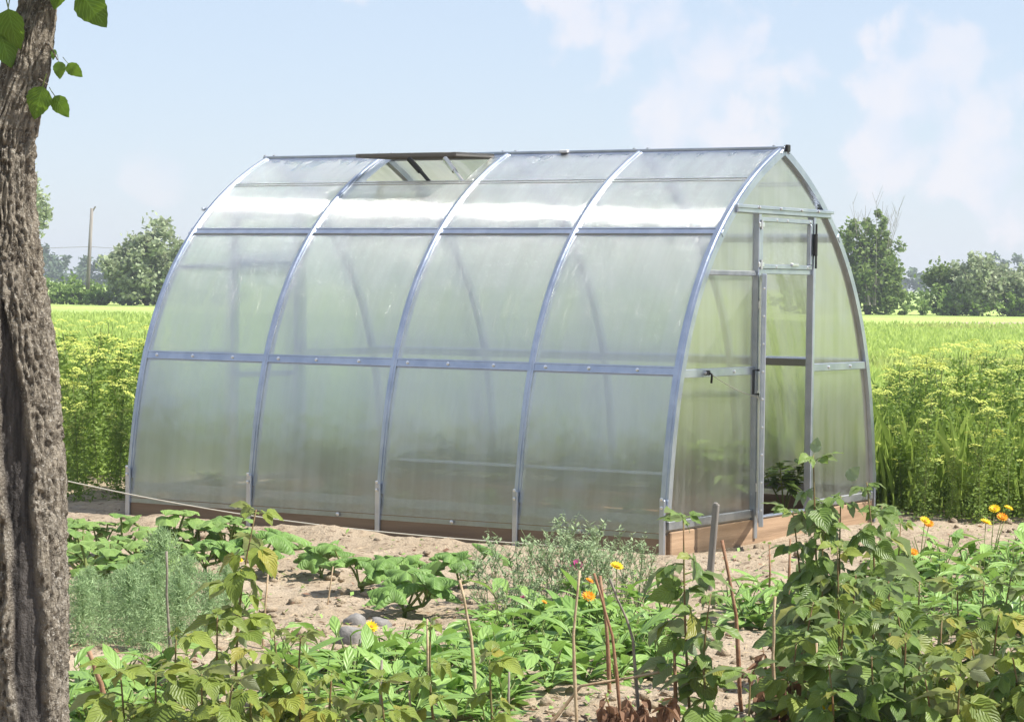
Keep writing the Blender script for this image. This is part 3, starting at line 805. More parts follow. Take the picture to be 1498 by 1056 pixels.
def cane(name, label, base, top, group=None, leaves=14, leafset=RASP, lsc=1.0, seed=0, cat='raspberry cane', stemm='stem_r', thick=0.006, first=0.18, bend=0.06):
    """a leafy cane from the ground point base to the point top"""
    rg = random.Random(seed)
    base = Vector(base); top = Vector(top); base.z = ground_h(base.x, base.y) - 0.03
    r = thing(name, label, cat, base, 0, group)
    rel = top - base; H = rel.length
    side = Vector((rg.uniform(-1, 1), rg.uniform(-1, 1), 0)) * bend * H
    def P(t): return rel * t + side * math.sin(math.pi * t)
    mb = MB(); mb.tube([P(t) for t in np.linspace(0, 1, 9)], [thick * (1 - 0.6 * t) for t in np.linspace(0, 1, 9)], 6)
    mb.build('stem', M[stemm], r, True)
    a = rg.uniform(0, 6.28)
    for k in range(leaves):
        t = first + (1 - first) * (k + 0.5) / leaves
        if k >= leaves - 3: t = 0.965 + 0.012 * (k - leaves + 3)
        a += 2.4 + rg.uniform(-0.4, 0.4)
        sc = lsc * (1.12 - 0.35 * t) * rg.uniform(0.6, 1.25)
        if k >= leaves - 2: sc *= 0.75
        el = rg.uniform(-0.15, 0.35) + (0.55 if k >= leaves - 3 else 0)
        o = obj('leaf', leafset[rg.randrange(len(leafset))], r, P(t), (rg.gauss(0, 0.5), -el + 0.25 + rg.gauss(0, 0.22), a), sc)
    return r

# calendula leaf and flowers
def cal_leaf(seed):
    rg = random.Random(seed); mb = MB()
    leaflet(mb, 0.125, 0.040, 6, rg.uniform(0.1, 0.5), rg.uniform(0.15, 0.7), 0.0, shape='lance', cup=rg.uniform(0, .3))
    return mb.mesh('leaf', M['leaf_cal'], True)
CAL = [cal_leaf(s) for s in range(6)]
def flower_meshes(m):
    mb = MB()
    for ring, (n, L, el) in enumerate(((14, 0.026, 0.1), (11, 0.020, 0.5))):
        for k in range(n):
            a = 2 * math.pi * (k + ring * 0.5) / n
            leaflet(mb, L, 0.009, 3, 0.15, -0.1, 0, M4=TR(0, 0, 0.002 + ring * 0.002) @ RZ(a) @ TR(0.005, 0, 0) @ RY(-el), shape='lance')
    c = MB(); V = []; F = []
    for i in range(3):
        for j in range(8):
            th = j * math.pi / 4; ph = i * 0.6; V.append((0.009 * math.cos(ph) * math.cos(th), 0.009 * math.cos(ph) * math.sin(th), 0.003 + 0.006 * math.sin(ph)))
    V.append((0, 0, 0.0095))
    for i in range(2):
        for j in range(8): F.append((i * 8 + j, i * 8 + (j + 1) % 8, i * 8 + 8 + (j + 1) % 8, i * 8 + 8 + j))
    for j in range(8): F.append((16 + j, 16 + (j + 1) % 8, 24))
    c.add(V, F)
    return mb.mesh('petals', m), c.mesh('centre', M['centre'], True)
FLW = {k: flower_meshes(M[k]) for k in ('yellow', 'orange', 'magenta')}
def add_flower(root, rel, kind, sc=1.0, seed=0):
    rg = random.Random(seed)
    mb = MB(); rel = Vector(rel)
    mb.tube([(0, 0, 0), rel * 0.5 + Vector((0.01, 0.01, 0.01)), rel], [0.003, 0.0025, 0.002], 5)
    mb.build('flower_stem', M['stem_g'], root, True)
    d = Vector(CAM) - (root.location + rel); d.z = 0; d.normalize()
    n = (d * rg.uniform(0.4, 1.0) + Vector((rg.uniform(-.4, .4), rg.uniform(-.4, .4), 0.8)) + SUN * 0.4).normalized()
    h = obj('flower_head', FLW[kind][0], root, rel, n.to_track_quat('Z', 'Y').to_euler(), sc)
    obj('flower_centre', FLW[kind][1], h)
def calendula(px, py, label, group, nl=15, h=0.17, flowers=(), seed=0, depth_dz=0.0, lsc=1.0, cat='calendula', set_=CAL, name='calendula_plant'):
    rg = random.Random(seed)
    b = G(px, py)
    r = thing(name, label, cat, (b.x, b.y, b.z - 0.01), 0, group)
    mb = MB(); stems = []
    for k in range(4):
        a = k * 1.57 + rg.uniform(-.5, .5); q = Vector((math.cos(a) * 0.07, math.sin(a) * 0.07, h * rg.uniform(0.7, 1.1)))
        stems.append(q); mb.tube([(0, 0, 0), q * 0.5 + Vector((0, 0, 0.02)), q], [0.004, 0.003, 0.002], 4, 0, False)
    mb.build('stem', M['stem_g'], r, True)
    for k in range(nl):
        q = stems[k % 4]; t = rg.uniform(0.15, 1.0) if k > 6 else rg.uniform(0.02, 0.3)
        a = rg.uniform(0, 6.28)
        obj('leaf', set_[rg.randrange(len(set_))], r, q * t, (rg.uniform(-.4, .4), -rg.uniform(0.1, 1.05), a), lsc * rg.uniform(0.65, 1.25))
    for k, (fx, fy, kind, sc) in enumerate(flowers):
        dep = pix(b)[2] + rg.uniform(-0.15, 0.1)
        p = Vector(at(fx, fy, dep)) - r.location
        add_flower(r, p, kind, sc, seed + k)
    return r
# ------------------------------------------------------------------ squash and cucumber leaves
def lobed_leaf(R, lobes, depth, m, seed, pet=0.16, mats=None):
    rg = random.Random(seed); mb = MB()
    mb.tube([(0, 0, 0), (pet * 0.45, 0, pet * 0.75), (pet * 0.8, 0, pet * 1.15)], [0.007, 0.006, 0.005], 5, 1, False)
    c = np.array((pet * 0.8, 0, pet * 1.15)); n = lobes * 5; V = [c]; UV = [(0.0, 0.0)]; F = []
    rings = (0.35, 0.7, 1.0); tilt = rg.uniform(0.2, 0.6)
    for rr in rings:
        for j in range(n):
            th = -math.pi * 0.92 + 2 * math.pi * 0.92 * j / (n - 1)
            lob = 1 - depth * (0.5 - 0.5 * math.cos(th * lobes / 0.92)) * (rr ** 2)
            if abs(th) > 2.3: lob *= 0.85
            r_ = R * rr * lob * (1 + rg.uniform(-0.06, 0.06) * (rr > 0.9)) * (1.05 if abs(th) < 0.6 else 0.95)
            x = r_ * math.cos(th); y = r_ * math.sin(th)
            z = -tilt * x * 0.8 + 0.10 * R * math.sin(th * 3 + seed) * rr - 0.25 * R * rr * rr + 0.09 * R * math.cos(th * lobes / 0.92) * rr
            V.append(c + np.array((x, y, z))); UV.append((rr * 0.9, ((j % 5) - 2) / 2.0))
    for j in range(n - 1): F.append((0, 1 + j, 2 + j))
    for k in range(2):
        for j in range(n - 1):
            a = 1 + k * n + j; F.append((a, a + n, a + n + 1, a + 1))
    mb.add(V, F, UV)
    return mb.mesh('leaf', [m, M['stem_g']], True)
SQ = [lobed_leaf(0.135, 5, 0.56, M['leaf_sq'], s, 0.125) for s in range(4)]
BEAN = [lobed_leaf(0.062, 5, 0.12, M['leaf_bean'], s + 9, 0.11) for s in range(4)]
def rosette(name, label, cat, p, n, leafset, sc, seed, group=None, spread=0.12, el0=(-0.5, 0.5)):
    rg = random.Random(seed); p = Vector(p); p.z = ground_h(p.x, p.y) - 0.015
    r = thing(name, label, cat, p, 0, group)
    mb = MB(); a0 = rg.uniform(0, 6.28)
    q = [Vector((math.cos(a0 + k) * spread * 0.3 * k, math.sin(a0 + k) * spread * 0.3 * k, 0.04 + 0.02 * k)) for k in range(4)]
    mb.tube([(0, 0, -0.01)] + q, [0.012, 0.011, 0.01, 0.008, 0.006], 6); mb.build('vine', M['stem_g'], r, True)
    for k in range(n):
        a = a0 + k * 2.4 + rg.uniform(-.3, .3)
        obj('leaf', leafset[rg.randrange(len(leafset))], r, q[k % 4] * 0.9, (rg.uniform(-.25, .25), rg.uniform(*el0), a), sc * rg.uniform(0.65, 1.2))
    return r
# ------------------------------------------------------------------ dill: fine threads
def dill_mesh(seed, h=0.36):
    rg = np.random.default_rng(seed); st = MB(); n = 2600
    st.tube([(0, 0, 0), (0.01, 0.0, h * 0.5), (0.0, 0.02, h)], [0.004, 0.003, 0.002], 5)
    a = rg.uniform(0, 6.28, n); t = rg.uniform(0.0, 1, n); r = rg.uniform(0, 1, n) * 0.16 * (1.1 - t * 0.6)
    P = np.stack([np.cos(a) * r, np.sin(a) * r, t * h * (1 - 0.3 * r / 0.16)], 1)
    d = rg.normal(0, 1, (n, 3)); d[:, 2] += 0.4; d /= np.linalg.norm(d, axis=1)[:, None]
    s = np.cross(d, rg.normal(0, 1, (n, 3))); s /= np.linalg.norm(s, axis=1)[:, None]
    L = rg.uniform(0.02, 0.05, n)[:, None]
    V = np.stack([P - s * 0.0024, P + s * 0.0024, P + d * L], 1).reshape(-1, 3)
    return st.mesh('stem', M['stem_g']), fast_mesh('foliage', V, np.arange(n * 3).reshape(-1, 3), M['dill'])
DILL = [dill_mesh(s) for s in (3, 4, 5)]
# ------------------------------------------------------------------ tall umbel plants
def umbel_mesh(seed):
    rg = random.Random(seed); mb = MB(); n = 15
    for k in range(n):
        a = k * 2.4; r = 0.052 * math.sqrt((k + 0.3) / n); z = 0.042 - 5.5 * r * r + rg.uniform(-.003, .003)
        p = np.array((math.cos(a) * r, math.sin(a) * r, z))
        w = 0.0009; mb.add([(w, 0, 0), (-w, 0, 0), p], [(0, 1, 2)], None, 1)
        R_ = rg.uniform(0.009, 0.013); V = [p + (0, 0, 0.005)]
        for j in range(5):
            th = j * 1.2566 + rg.uniform(-.3, .3); V.append(p + np.array((math.cos(th) * R_, math.sin(th) * R_, rg.uniform(-.003, .002))))
        mb.add(V, [(0, 1 + j, 1 + (j + 1) % 5) for j in range(5)])
    return mb.mesh('flower_head', [M['umb_flower'], M['stem_g']])
UMB = [umbel_mesh(s) for s in range(3)]
def umbel_plant_mesh(seed):
    rg = random.Random(seed); nr = np.random.default_rng(seed); mb = MB(); tips = []; H = 1.12
    main = [(0, 0, 0), (rg.uniform(-.03, .03), rg.uniform(-.03, .03), H * 0.5), (rg.uniform(-.06, .06), rg.uniform(-.06, .06), H)]
    mb.tube(main, [0.006, 0.005, 0.003], 5, 0, False); tips.append(np.array(main[-1]))
    segs = []
    for k in range(8):
        t = rg.uniform(0.3, 0.85); a = k * 2.4 + rg.uniform(-.4, .4); b = np.array(main[1]) * (1 - t) + np.array(main[2]) * t
        b = np.array((main[2][0] * t, main[2][1] * t, H * t)); L = rg.uniform(0.14, 0.30)
        e = b + np.array((math.cos(a) * L * 0.55, math.sin(a) * L * 0.55, L * 0.95)); e[2] = min(e[2], H * 1.03)
        mb.tube([b, (b + e) / 2 + np.array((math.cos(a) * 0.02, math.sin(a) * 0.02, -0.01)), e], [0.003, 0.0025, 0.002], 4, 0, False); tips.append(e); segs.append((b, e))
    n = 620
    V = []
    z = nr.uniform(0.03, 0.92, n) * H; a = nr.uniform(0, 6.28, n); r = nr.uniform(0.01, 0.19, n) * (1.1 - 0.55 * z / H)
    P = np.stack([np.cos(a) * r, np.sin(a) * r, z], 1)
    d = nr.normal(0, 1, (n, 3)); d[:, 2] *= 0.5; d /= np.linalg.norm(d, axis=1)[:, None]
    s = np.cross(d, nr.normal(0, 1, (n, 3))); s /= np.linalg.norm(s, axis=1)[:, None]
    L = nr.uniform(0.025, 0.065, n)[:, None]; W = L * 0.22
    V = np.stack([P, P + d * L * 0.5 + s * W, P + d * L, P + d * L * 0.5 - s * W], 1).reshape(-1, 3)
    return mb.mesh('stem', M['stem_g']), fast_mesh('foliage', V, np.arange(n * 4).reshape(-1, 4), M['umb_leaf']), tips
UPL = [umbel_plant_mesh(s) for s in range(5)]
def joined_heads(tips, seed):
    rg = random.Random(seed); mb = MB()
    for t in tips:
        src = UMB[rg.randrange(3)]; sc_ = rg.uniform(0.7, 1.4); a = rg.uniform(0, 6)
        X = TR(*t) @ Matrix.Rotation(rg.uniform(-.3, .3), 4, 'X') @ RZ(a) @ Matrix.Scale(sc_, 4)
        mb.add([X @ v.co for v in src.vertices], [tuple(f.vertices) for f in src.polygons if f.material_index == 0])
    return mb.mesh('flower_heads', M['umb_flower'])
UMBJ = [joined_heads(u_[2], k_) for k_, u_ in enumerate(UPL)]
def umbel_plant(p, label, group, sc, seed):
    rg = random.Random(seed); st, fo, tips = UPL[seed % 5]
    r = thing('umbel_plant', label, 'umbel plant', (p[0], p[1], ground_h(p[0], p[1]) - 0.02), rg.uniform(0, 6.28), group, sc, (rg.uniform(-.07, .07), rg.uniform(-.07, .07)))
    obj('stem', st, r); tag(obj('foliage', fo, r), kind='stuff')
    if pix((p[0], p[1], 0.5))[2] > 19.6:
        tag(obj('flower_heads', UMBJ[seed % 5], r), kind='stuff'); return
    for t in tips[:6 + seed % 2]: obj('flower_head', UMB[rg.randrange(3)], r, t, (rg.uniform(-.4, .4), rg.uniform(-.4, .4), rg.uniform(0, 6)), rg.uniform(0.7, 1.45))

# right bed and left bed
cnt = 0
def bed(px0, px1, d0, d1, n, label, group, edge=None, mind=0.2, sc=(0.85, 1.12), cond=None):
    global cnt
    placed = []; tries = 0
    while len(placed) < n and tries < 8000:
        tries += 1
        d = d0 + (d1 - d0) * random.random() ** 1.15; px = random.uniform(px0, px1)
        p = fr(d, (px - 749) / FPX * d)
        if in_house(p.x, p.y, 0.32): continue
        if cond and not cond(px, d): continue
        if any((p.x - q_[0]) ** 2 + (p.y - q_[1]) ** 2 < mind ** 2 for q_ in placed): continue
        placed.append((p.x, p.y)); cnt += 1
        e = edge(px) if edge else 1.0
        umbel_plant(p, label, group, random.uniform(*sc) * e * (0.7 + 0.3 * min(1, (d - d0) / 1.3)), cnt)
bed(1238, 1600, 17.3, 23.0, 135, 'tall plant with flat yellow-green flower heads in the bed right of the greenhouse', 'umbel plants right of the greenhouse',
    lambda px: 0.66 + 0.34 * min(1, max(0, (px - 1235) / 110)), 0.20, (0.56, 1.0))
bed(-40, 262, 18.2, 25.0, 95, 'tall plant with flat yellow-green flower heads in the bed behind the tree trunk', 'umbel plants left of the greenhouse', None, 0.21, (0.62, 1.06))

#PART3
# ------------------------------------------------------------------ old tree at the left edge
TD = 7.0
cl_pts = [(-420, 120, 20), (-260, 100, 22), (-120, 78, 26), (0, 56, 30), (100, 36, 39), (200, 9, 45.5), (300, 5, 48), (400, 9, 57), (520, 21, 64), (600, 25, 67), (700, 29, 71), (900, 32, 74), (1056, 32, 77), (1200, 32, 84), (1290, 32, 100)]
ys_ = np.array([c[0] for c in cl_pts], float); xs_ = np.array([c[1] for c in cl_pts], float); hw_ = np.array([c[2] for c in cl_pts], float)
PXM = TD / FPX
tb = Vector(at(32, 1245, TD)); tb = Vector((tb.x, tb.y, ground_h(tb.x, tb.y) - 0.03))
tree = thing('old_tree', 'leaning old tree with deeply furrowed grey-brown bark at the picture edge', 'tree', tb)
na, nzr = 190, 680
yy_ = np.linspace(1290, -420, nzr)
TV = np.zeros((nzr, na, 3)); SC = np.zeros((nzr, na)); RG = np.zeros((nzr, na))
tocam = -F2 + R2 * 0.19; tocam /= np.linalg.norm(tocam)
ax_r = np.array([tocam[1] * -1, tocam[0]]) * -1
ax_r = np.array([-tocam[1], tocam[0]])
for i, yv in enumerate(yy_):
    c = Vector(at(np.interp(yv, ys_, xs_), yv, TD)); r0 = np.interp(yv, ys_, hw_) * PXM
    for j in range(na):
        th = 2 * math.pi * j / na                                  # th = 0 faces the camera, pi/2 its right
        cx_, sx_ = math.cos(th), math.sin(th)
        q3 = Vector((cx_ * 2.6, sx_ * 2.6, c.z * 5.2 + 0.5 * noise.noise(Vector((cx_ * 2, sx_ * 2, c.z * 5)))))
        r1 = 1 - abs(noise.noise(q3 * 2.7)) * 2.0
        r2 = 1 - abs(noise.noise(q3 * 6.1 + Vector((5, 1, 2)))) * 2.0
        rid = 0.62 * r1 + 0.38 * r2
        rough_ = 1.0 if yv > 190 else 0.45
        dr = (-0.024 * max(0, rid - 0.3) + 0.006 * noise.noise(q3 * 8) + 0.005 * noise.noise(q3 * 17)) * rough_
        # long open split in the bark facing the camera
        ctr = -0.02 + 0.16 * math.sin(c.z * 2.6 + 0.7) + 0.10 * noise.noise(Vector((0, 0, c.z * 3)))
        wd = 0.26 * min(1, max(0, (yv - 430) / 130)) * (1 + 0.35 * noise.noise(Vector((3, 0, c.z * 4.1))))
        dth = (th - ctr + math.pi) % (2 * math.pi) - math.pi
        sc_ = 0.0
        if wd > 0.01:
            e_ = abs(dth) / wd + 0.25 * noise.noise(Vector((th * 5, c.z * 9, 4)))
            sc_ = max(0.0, min(1.0, (1.15 - e_) / 0.3))
            dr = dr * (1 - 0.8 * sc_) - 0.024 * sc_ + 0.012 * max(0, 1 - abs(e_ - 1.35) / 0.35)
        r_ = r0 + dr + (0.02 * math.sin(th * 2 + 1) + 0.012 * math.sin(th * 3 + c.z * 2)) * r0 / 0.12 * 0.5
        dirv_ = np.array(tocam) * cx_ + ax_r * sx_
        TV[i, j] = (c.x + dirv_[0] * r_ - tb.x, c.y + dirv_[1] * r_ - tb.y, c.z - tb.z)
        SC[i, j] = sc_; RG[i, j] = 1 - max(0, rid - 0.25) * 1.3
ii, jj = np.meshgrid(np.arange(nzr - 1), np.arange(na), indexing='ij')
j2 = (jj + 1) % na
TF = np.stack([ii * na + jj, ii * na + j2, (ii + 1) * na + j2, (ii + 1) * na + jj], -1).reshape(-1, 4)
tm = fast_mesh('trunk', TV.reshape(-1, 3), TF, M['bark'], None, True)
for nm, arr in (('scar', SC), ('ridge', RG)):
    at_ = tm.attributes.new(nm, 'FLOAT', 'POINT'); at_.data.foreach_set('value', arr.ravel().astype(np.float32))
trunk = obj('trunk', tm, tree)
def big_leaf(seed):
    rg = random.Random(seed); mb = MB()
    mb.tube([(0, 0, 0), (0.018, 0, -0.002), (0.036, 0, -0.008)], 0.0016, 4, 1, False)
    leaflet(mb, 0.095, 0.074, 12, rg.uniform(0.05, 0.25), rg.uniform(0.1, 0.45), 0.035, M4=TR(0.036, 0, -0.008) @ RY(rg.uniform(0, 0.3)))
    return mb.mesh('leaf', [M['leaf_tree'], M['stem_g']], True)
TL = [big_leaf(s) for s in range(5)]
def twig_to(name, pts, r=0.005):
    mb = MB(); mb.tube([Vector(p) - tb for p in pts], np.linspace(r, r * 0.4, len(pts)), 6); return mb.build(name, M['twig'], tree, True)
def hang_leaf(px, py, dep, ang, sc, tilt=0.3, turn=0.0, k=0):
    """ang: which way the tip points in the picture, degrees clockwise from right"""
    a = math.radians(ang)
    x = (Vector(CR) * math.cos(a) - Vector(CU) * math.sin(a)).normalized()
    n = (-Vector(CF) + Vector(CU) * tilt + Vector(CR) * turn); n = (n - x * n.dot(x)).normalized()
    y = n.cross(x)
    o = obj('leaf', TL[k % 5], tree, Vector(at(px, py, dep)) - tb, Matrix((x, y, n)).transposed().to_euler(), sc)
    return o
twig_to('twig', [at(62, 60, 7.0), at(74, 68, 6.9), at(84, 88, 6.88)], 0.004)
hang_leaf(84, 80, 6.88, 80, 0.50, 0.3, 0.3, 0); hang_leaf(92, 84, 6.9, 55, 0.56, 0.2, -0.5, 1); hang_leaf(76, 66, 6.9, 75, 0.3, 0.2, 0.9, 2)
twig_to('twig', [at(45, 110, 7.05), at(60, 118, 6.92), at(70, 124, 6.9)], 0.004)
hang_leaf(68, 108, 6.9, 108, 0.98, 0.5, 0.2, 3); hang_leaf(72, 128, 6.92, 62, 0.72, 0.1, -0.4, 4)
twig_to('twig', [at(75, -60, 7.0), at(95, -42, 6.85), at(104, -30, 6.82)], 0.005)
hang_leaf(104, -32, 6.85, 58, 1.22, 0.2, -0.2, 1); hang_leaf(90, -36, 6.87, 100, 0.7, 0.6, 0.4, 2)
twig_to('twig', [at(22, -4, 7.05), at(12, -8, 6.9), at(4, -10, 6.9)], 0.004)
hang_leaf(8, -10, 6.85, 85, 1.15, 0.1, -0.3, 0); hang_leaf(14, 0, 6.88, 100, 0.9, 0.5, 0.2, 3); hang_leaf(-6, 30, 6.9, 70, 1.0, 0.3, 0.2, 4)
# branches and crown above the frame
crv = []; crf = []; nn_ = 0
rgt = random.Random(5)
top = Vector(at(118, -400, TD))
cb = MB()
for k in range(11):
    a = rgt.uniform(0, 6.28); rad_ = rgt.uniform(0.5, 1.7); dx_ = math.cos(a) * rad_
    if dx_ > 0.1: dx_ *= 0.3
    e = top + Vector((R2[0], R2[1], 0)) * dx_ + Vector((F2[0], F2[1], 0)) * math.sin(a) * rad_ + Vector((0, 0, rgt.uniform(0.0, 1.6)))
    s_ = Vector(at(np.interp(-60 - k * 30, ys_, xs_), -60 - k * 30, TD))
    cb.tube([s_ - tb, (s_ * 0.5 + e * 0.5 + Vector((0, 0, 0.15))) - tb, e - tb], [0.022, 0.014, 0.006], 6)
cb.build('branches', M['twig'], tree, True)
NL = 3200; got = 0
while got < NL:
    v = Vector((rgt.gauss(0, 1), rgt.gauss(0, 1), rgt.gauss(0, 1))).normalized() * rgt.random() ** 0.4
    la = v.x * (0.62 if v.x > 0 else 2.0)
    p = top + Vector((R2[0], R2[1], 0)) * (la - 0.02) + Vector((F2[0], F2[1], 0)) * v.y * 1.5 + Vector((0, 0, 0.75 + v.z * 1.35))
    if got > 2600: p = Vector(at(40, 60, TD)) + Vector((R2[0], R2[1], 0)) * rgt.uniform(0.12, 0.62) + Vector((F2[0], F2[1], 0)) * rgt.uniform(-0.35, 0.30); p.z = 2.62 + rgt.uniform(0, 0.75)  # extra leaves out of view, added to shade the upper trunk
    u_, w_, _d = pix(p)
    if w_ > -60 or p.z < 2.5: continue
    if noise.noise(p * 1.6) < -0.15: continue
    E_ = Euler((rgt.uniform(-.8, .8), rgt.uniform(-.1, 1.2), rgt.uniform(0, 6.28))).to_matrix(); s_ = rgt.uniform(0.06, 0.11)
    for (x, y, z) in ((0, 0, 0), (0.5, 0.40, 0.06), (1, 0, -0.08), (0.5, -0.40, 0.06)): crv.append(p - tb + E_ @ Vector((x, y, z)) * s_)
    crf.append((nn_, nn_ + 1, nn_ + 2, nn_ + 3)); nn_ += 4; got += 1
tag(obj('crown', fast_mesh('crown', np.array(crv), np.array(crf), M['leaf_tree']), tree), kind='stuff')

# ------------------------------------------------------------------ far shrubs, trees and the pole
def shrub_mesh(seed, blobs, nleaf, leaf, mat, dense=0.75):
    """foliage through the volume of several ellipsoids (cx, cy, cz, rx, ry, rz)"""
    rg = np.random.default_rng(seed); pts = []
    vol = np.array([b[3] * b[4] * b[5] for b in blobs]); vol = vol / vol.sum()
    for b, f in zip(blobs, vol):
        nc = max(6, int(70 * f * len(blobs) ** 0.5)); k = int(nleaf * f)
        d = rg.normal(0, 1, (nc, 3)); d /= np.linalg.norm(d, axis=1)[:, None]
        cc = d * (rg.uniform(0, 1, (nc, 1)) ** 0.33) * rg.uniform(0.75, 1.08, (nc, 1))
        who = rg.integers(0, nc, k)
        p = cc[who] + rg.normal(0, 0.115, (k, 3))
        pts.append(p * np.array(b[3:6]) + np.array(b[0:3]))
    P = np.concatenate(pts); P = P[P[:, 2] > 0.05]; n = len(P)
    d = rg.normal(0, 1, (n, 3)); d[:, 2] *= 0.6; d /= np.linalg.norm(d, axis=1)[:, None]
    s = np.cross(d, rg.normal(0, 1, (n, 3))); s /= np.linalg.norm(s, axis=1)[:, None]
    L = leaf * rg.uniform(0.6, 1.5, (n, 1)); W = L * 0.30
    V = np.stack([P - d * L * 0.5, P + s * W, P + d * L * 0.5, P - s * W], 1).reshape(-1, 3)
    return fast_mesh('crown', V, np.arange(n * 4).reshape(-1, 4), mat)
def limbs(seed, H, spread, n, r0, mat, name='trunk'):
    rg = random.Random(seed); mb = MB()
    for k in range(n):
        a = rg.uniform(0, 6.28); s = spread * rg.uniform(0.2, 1); h = H * rg.uniform(0.6, 1.0)
        e = np.array((math.cos(a) * s, math.sin(a) * s, h)); b = np.array((rg.uniform(-.15, .15), rg.uniform(-.15, .15), -0.1)); m_ = e * 0.5 + np.array((rg.uniform(-.2, .2), rg.uniform(-.2, .2), h * 0.08))
        mb.tube([b, m_, e], [r0, r0 * 0.6, r0 * 0.2], 5)
        for j in range(5):
            t = rg.uniform(0.4, 1.0); q = m_ * (1 - t) + e * t; a2 = rg.uniform(0, 6.28); l = H * rg.uniform(0.08, 0.2)
            mb.tube([q, q + np.array((math.cos(a2) * l * 0.6, math.sin(a2) * l * 0.6, l))], [r0 * 0.35, r0 * 0.1], 4, 0, False)
    return mb.mesh(name, mat, True)
def tree_at(name, label, cat, px, depth, blobs, nleaf, leaf, mat, seed, limb=(0.7, 0.5, 5, 0.10), group=None, trunkmat='twig'):
    p = fr(depth, (px - 749) / FPX * depth); p.z = 0.0
    yaw = math.atan2(R2[1], R2[0])
    t = thing(name, label, cat, p, yaw, group)
    H = max(b[2] + b[5] for b in blobs)
    obj('trunk', limbs(seed, H * limb[0], max(b[3] for b in blobs) * limb[1], limb[2], limb[3], M[trunkmat]), t)
    obj('crown', shrub_mesh(seed, blobs, nleaf, leaf, M[mat]), t)
    return t
K = 157 / FPX                                                       # metres per pixel at the tree line
tree_at('willow_shrub', 'big round grey-green willow shrub behind the back of the greenhouse', 'shrub', 215, 157,
        [(0, 0, 2.6, 2.5, 2.4, 2.5), (0.6, 0, 3.6, 1.8, 1.8, 1.7), (-1.3, 0.3, 2.0, 1.7, 1.7, 1.8), (1.8, 0, 2.2, 1.5, 1.6, 2.0), (-0.3, 0, 0.9, 2.6, 2.2, 1.0)], 9500, 0.30, 't_silver', 1)
tree_at('bush', 'low green bush standing left of the pole', 'bush', 103, 160, [(0, 0, 0.6, 1.1, 1.1, 0.75), (0.9, 0, 0.45, 0.8, 0.8, 0.55), (-0.9, 0, 0.45, 0.8, 0.8, 0.6)], 1800, 0.22, 't_mid', 2)
tree_at('bush', 'low green bush between the pole and the willow shrub', 'bush', 146, 158, [(0, 0, 0.4, 0.8, 0.8, 0.5), (-0.5, 0, 0.35, 0.6, 0.7, 0.4)], 1000, 0.2, 't_mid', 3)
tree_at('tall_tree', 'tall pale-leaved tree peeping out behind the old trunk', 'tree', 24, 150, [(0, 0, 6.0, 1.7, 1.7, 2.2), (0.5, 0, 5.2, 1.4, 1.4, 1.7), (-0.5, 0, 7.2, 1.2, 1.2, 1.4)], 4500, 0.24, 't_silver', 4, (0.9, 0.4, 3, 0.14))
tt = tree_at('half_dead_tree', 'green tree with bare dead branches rising above it right of the greenhouse', 'tree', 1268, 157,
        [(0, 0, 2.6, 2.2, 2.1, 2.6), (0.9, 0, 2.9, 1.5, 1.6, 2.3), (-0.5, 0, 4.7, 1.3, 1.3, 1.5), (0.5, 0, 5.0, 0.9, 1.0, 1.3), (1.4, 0, 1.1, 1.3, 1.4, 1.2), (-1.6, 0, 2.2, 1.4, 1.5, 2.2)], 10500, 0.26, 't_green', 5)
mb = MB(); rgd = random.Random(3)
for k in range(13):
    x = rgd.uniform(-1.5, 1.9); h = rgd.uniform(5.3, 7.0); b = np.array((rgd.uniform(-.3, .3), -1.2 + rgd.uniform(-.3, .3), 0.6)); e = np.array((x, rgd.uniform(-1.2, 0.5), h))
    m_ = b * 0.45 + e * 0.55 + np.array((x * 0.12, 0, 0)); mb.tube([b, m_, e], [0.045, 0.022, 0.008], 4)
    for j in range(3):
        t = rgd.uniform(0.45, 0.98); q = m_ * (1 - t) + e * t; l = rgd.uniform(0.5, 1.1); s_ = rgd.choice((-1, 1)); mb.tube([q, q + np.array((s_ * l * 0.35, rgd.uniform(-.3, .3), l))], [0.011, 0.005], 4, 0, False)
mb.build('dead_branches', M['dead'], tt)
for px, blobs, lbl, nl, mt, sd in (
    (1385, [(0, 0, 1.6, 1.6, 1.7, 1.9), (0.7, 0, 2.1, 1.2, 1.3, 1.5)], 'dark leafy shrub standing right of the half dead tree', 5200, 't_green', 11),
    (1425, [(0, 0, 2.2, 1.5, 1.6, 1.9), (0.7, 0, 1.6, 1.5, 1.5, 1.7), (-0.5, 0, 1.1, 1.3, 1.4, 1.2)], 'tallest pale-tipped shrub in the hedge at far right', 6200, 't_silver', 12),
    (1475, [(0, 0, 1.6, 1.7, 1.7, 1.7), (1.0, 0, 1.2, 1.4, 1.5, 1.4)], 'grey-green shrub at the right edge of the hedge line', 5200, 't_silver', 13),
    (1540, [(0, 0, 1.7, 2.0, 1.7, 1.7)], 'grey-green shrub running out of the picture at right', 3500, 't_silver', 14)):
    tree_at('hedge_shrub', lbl, 'shrub', px, 157 + sd % 3, blobs, nl, 0.26, mt, sd)
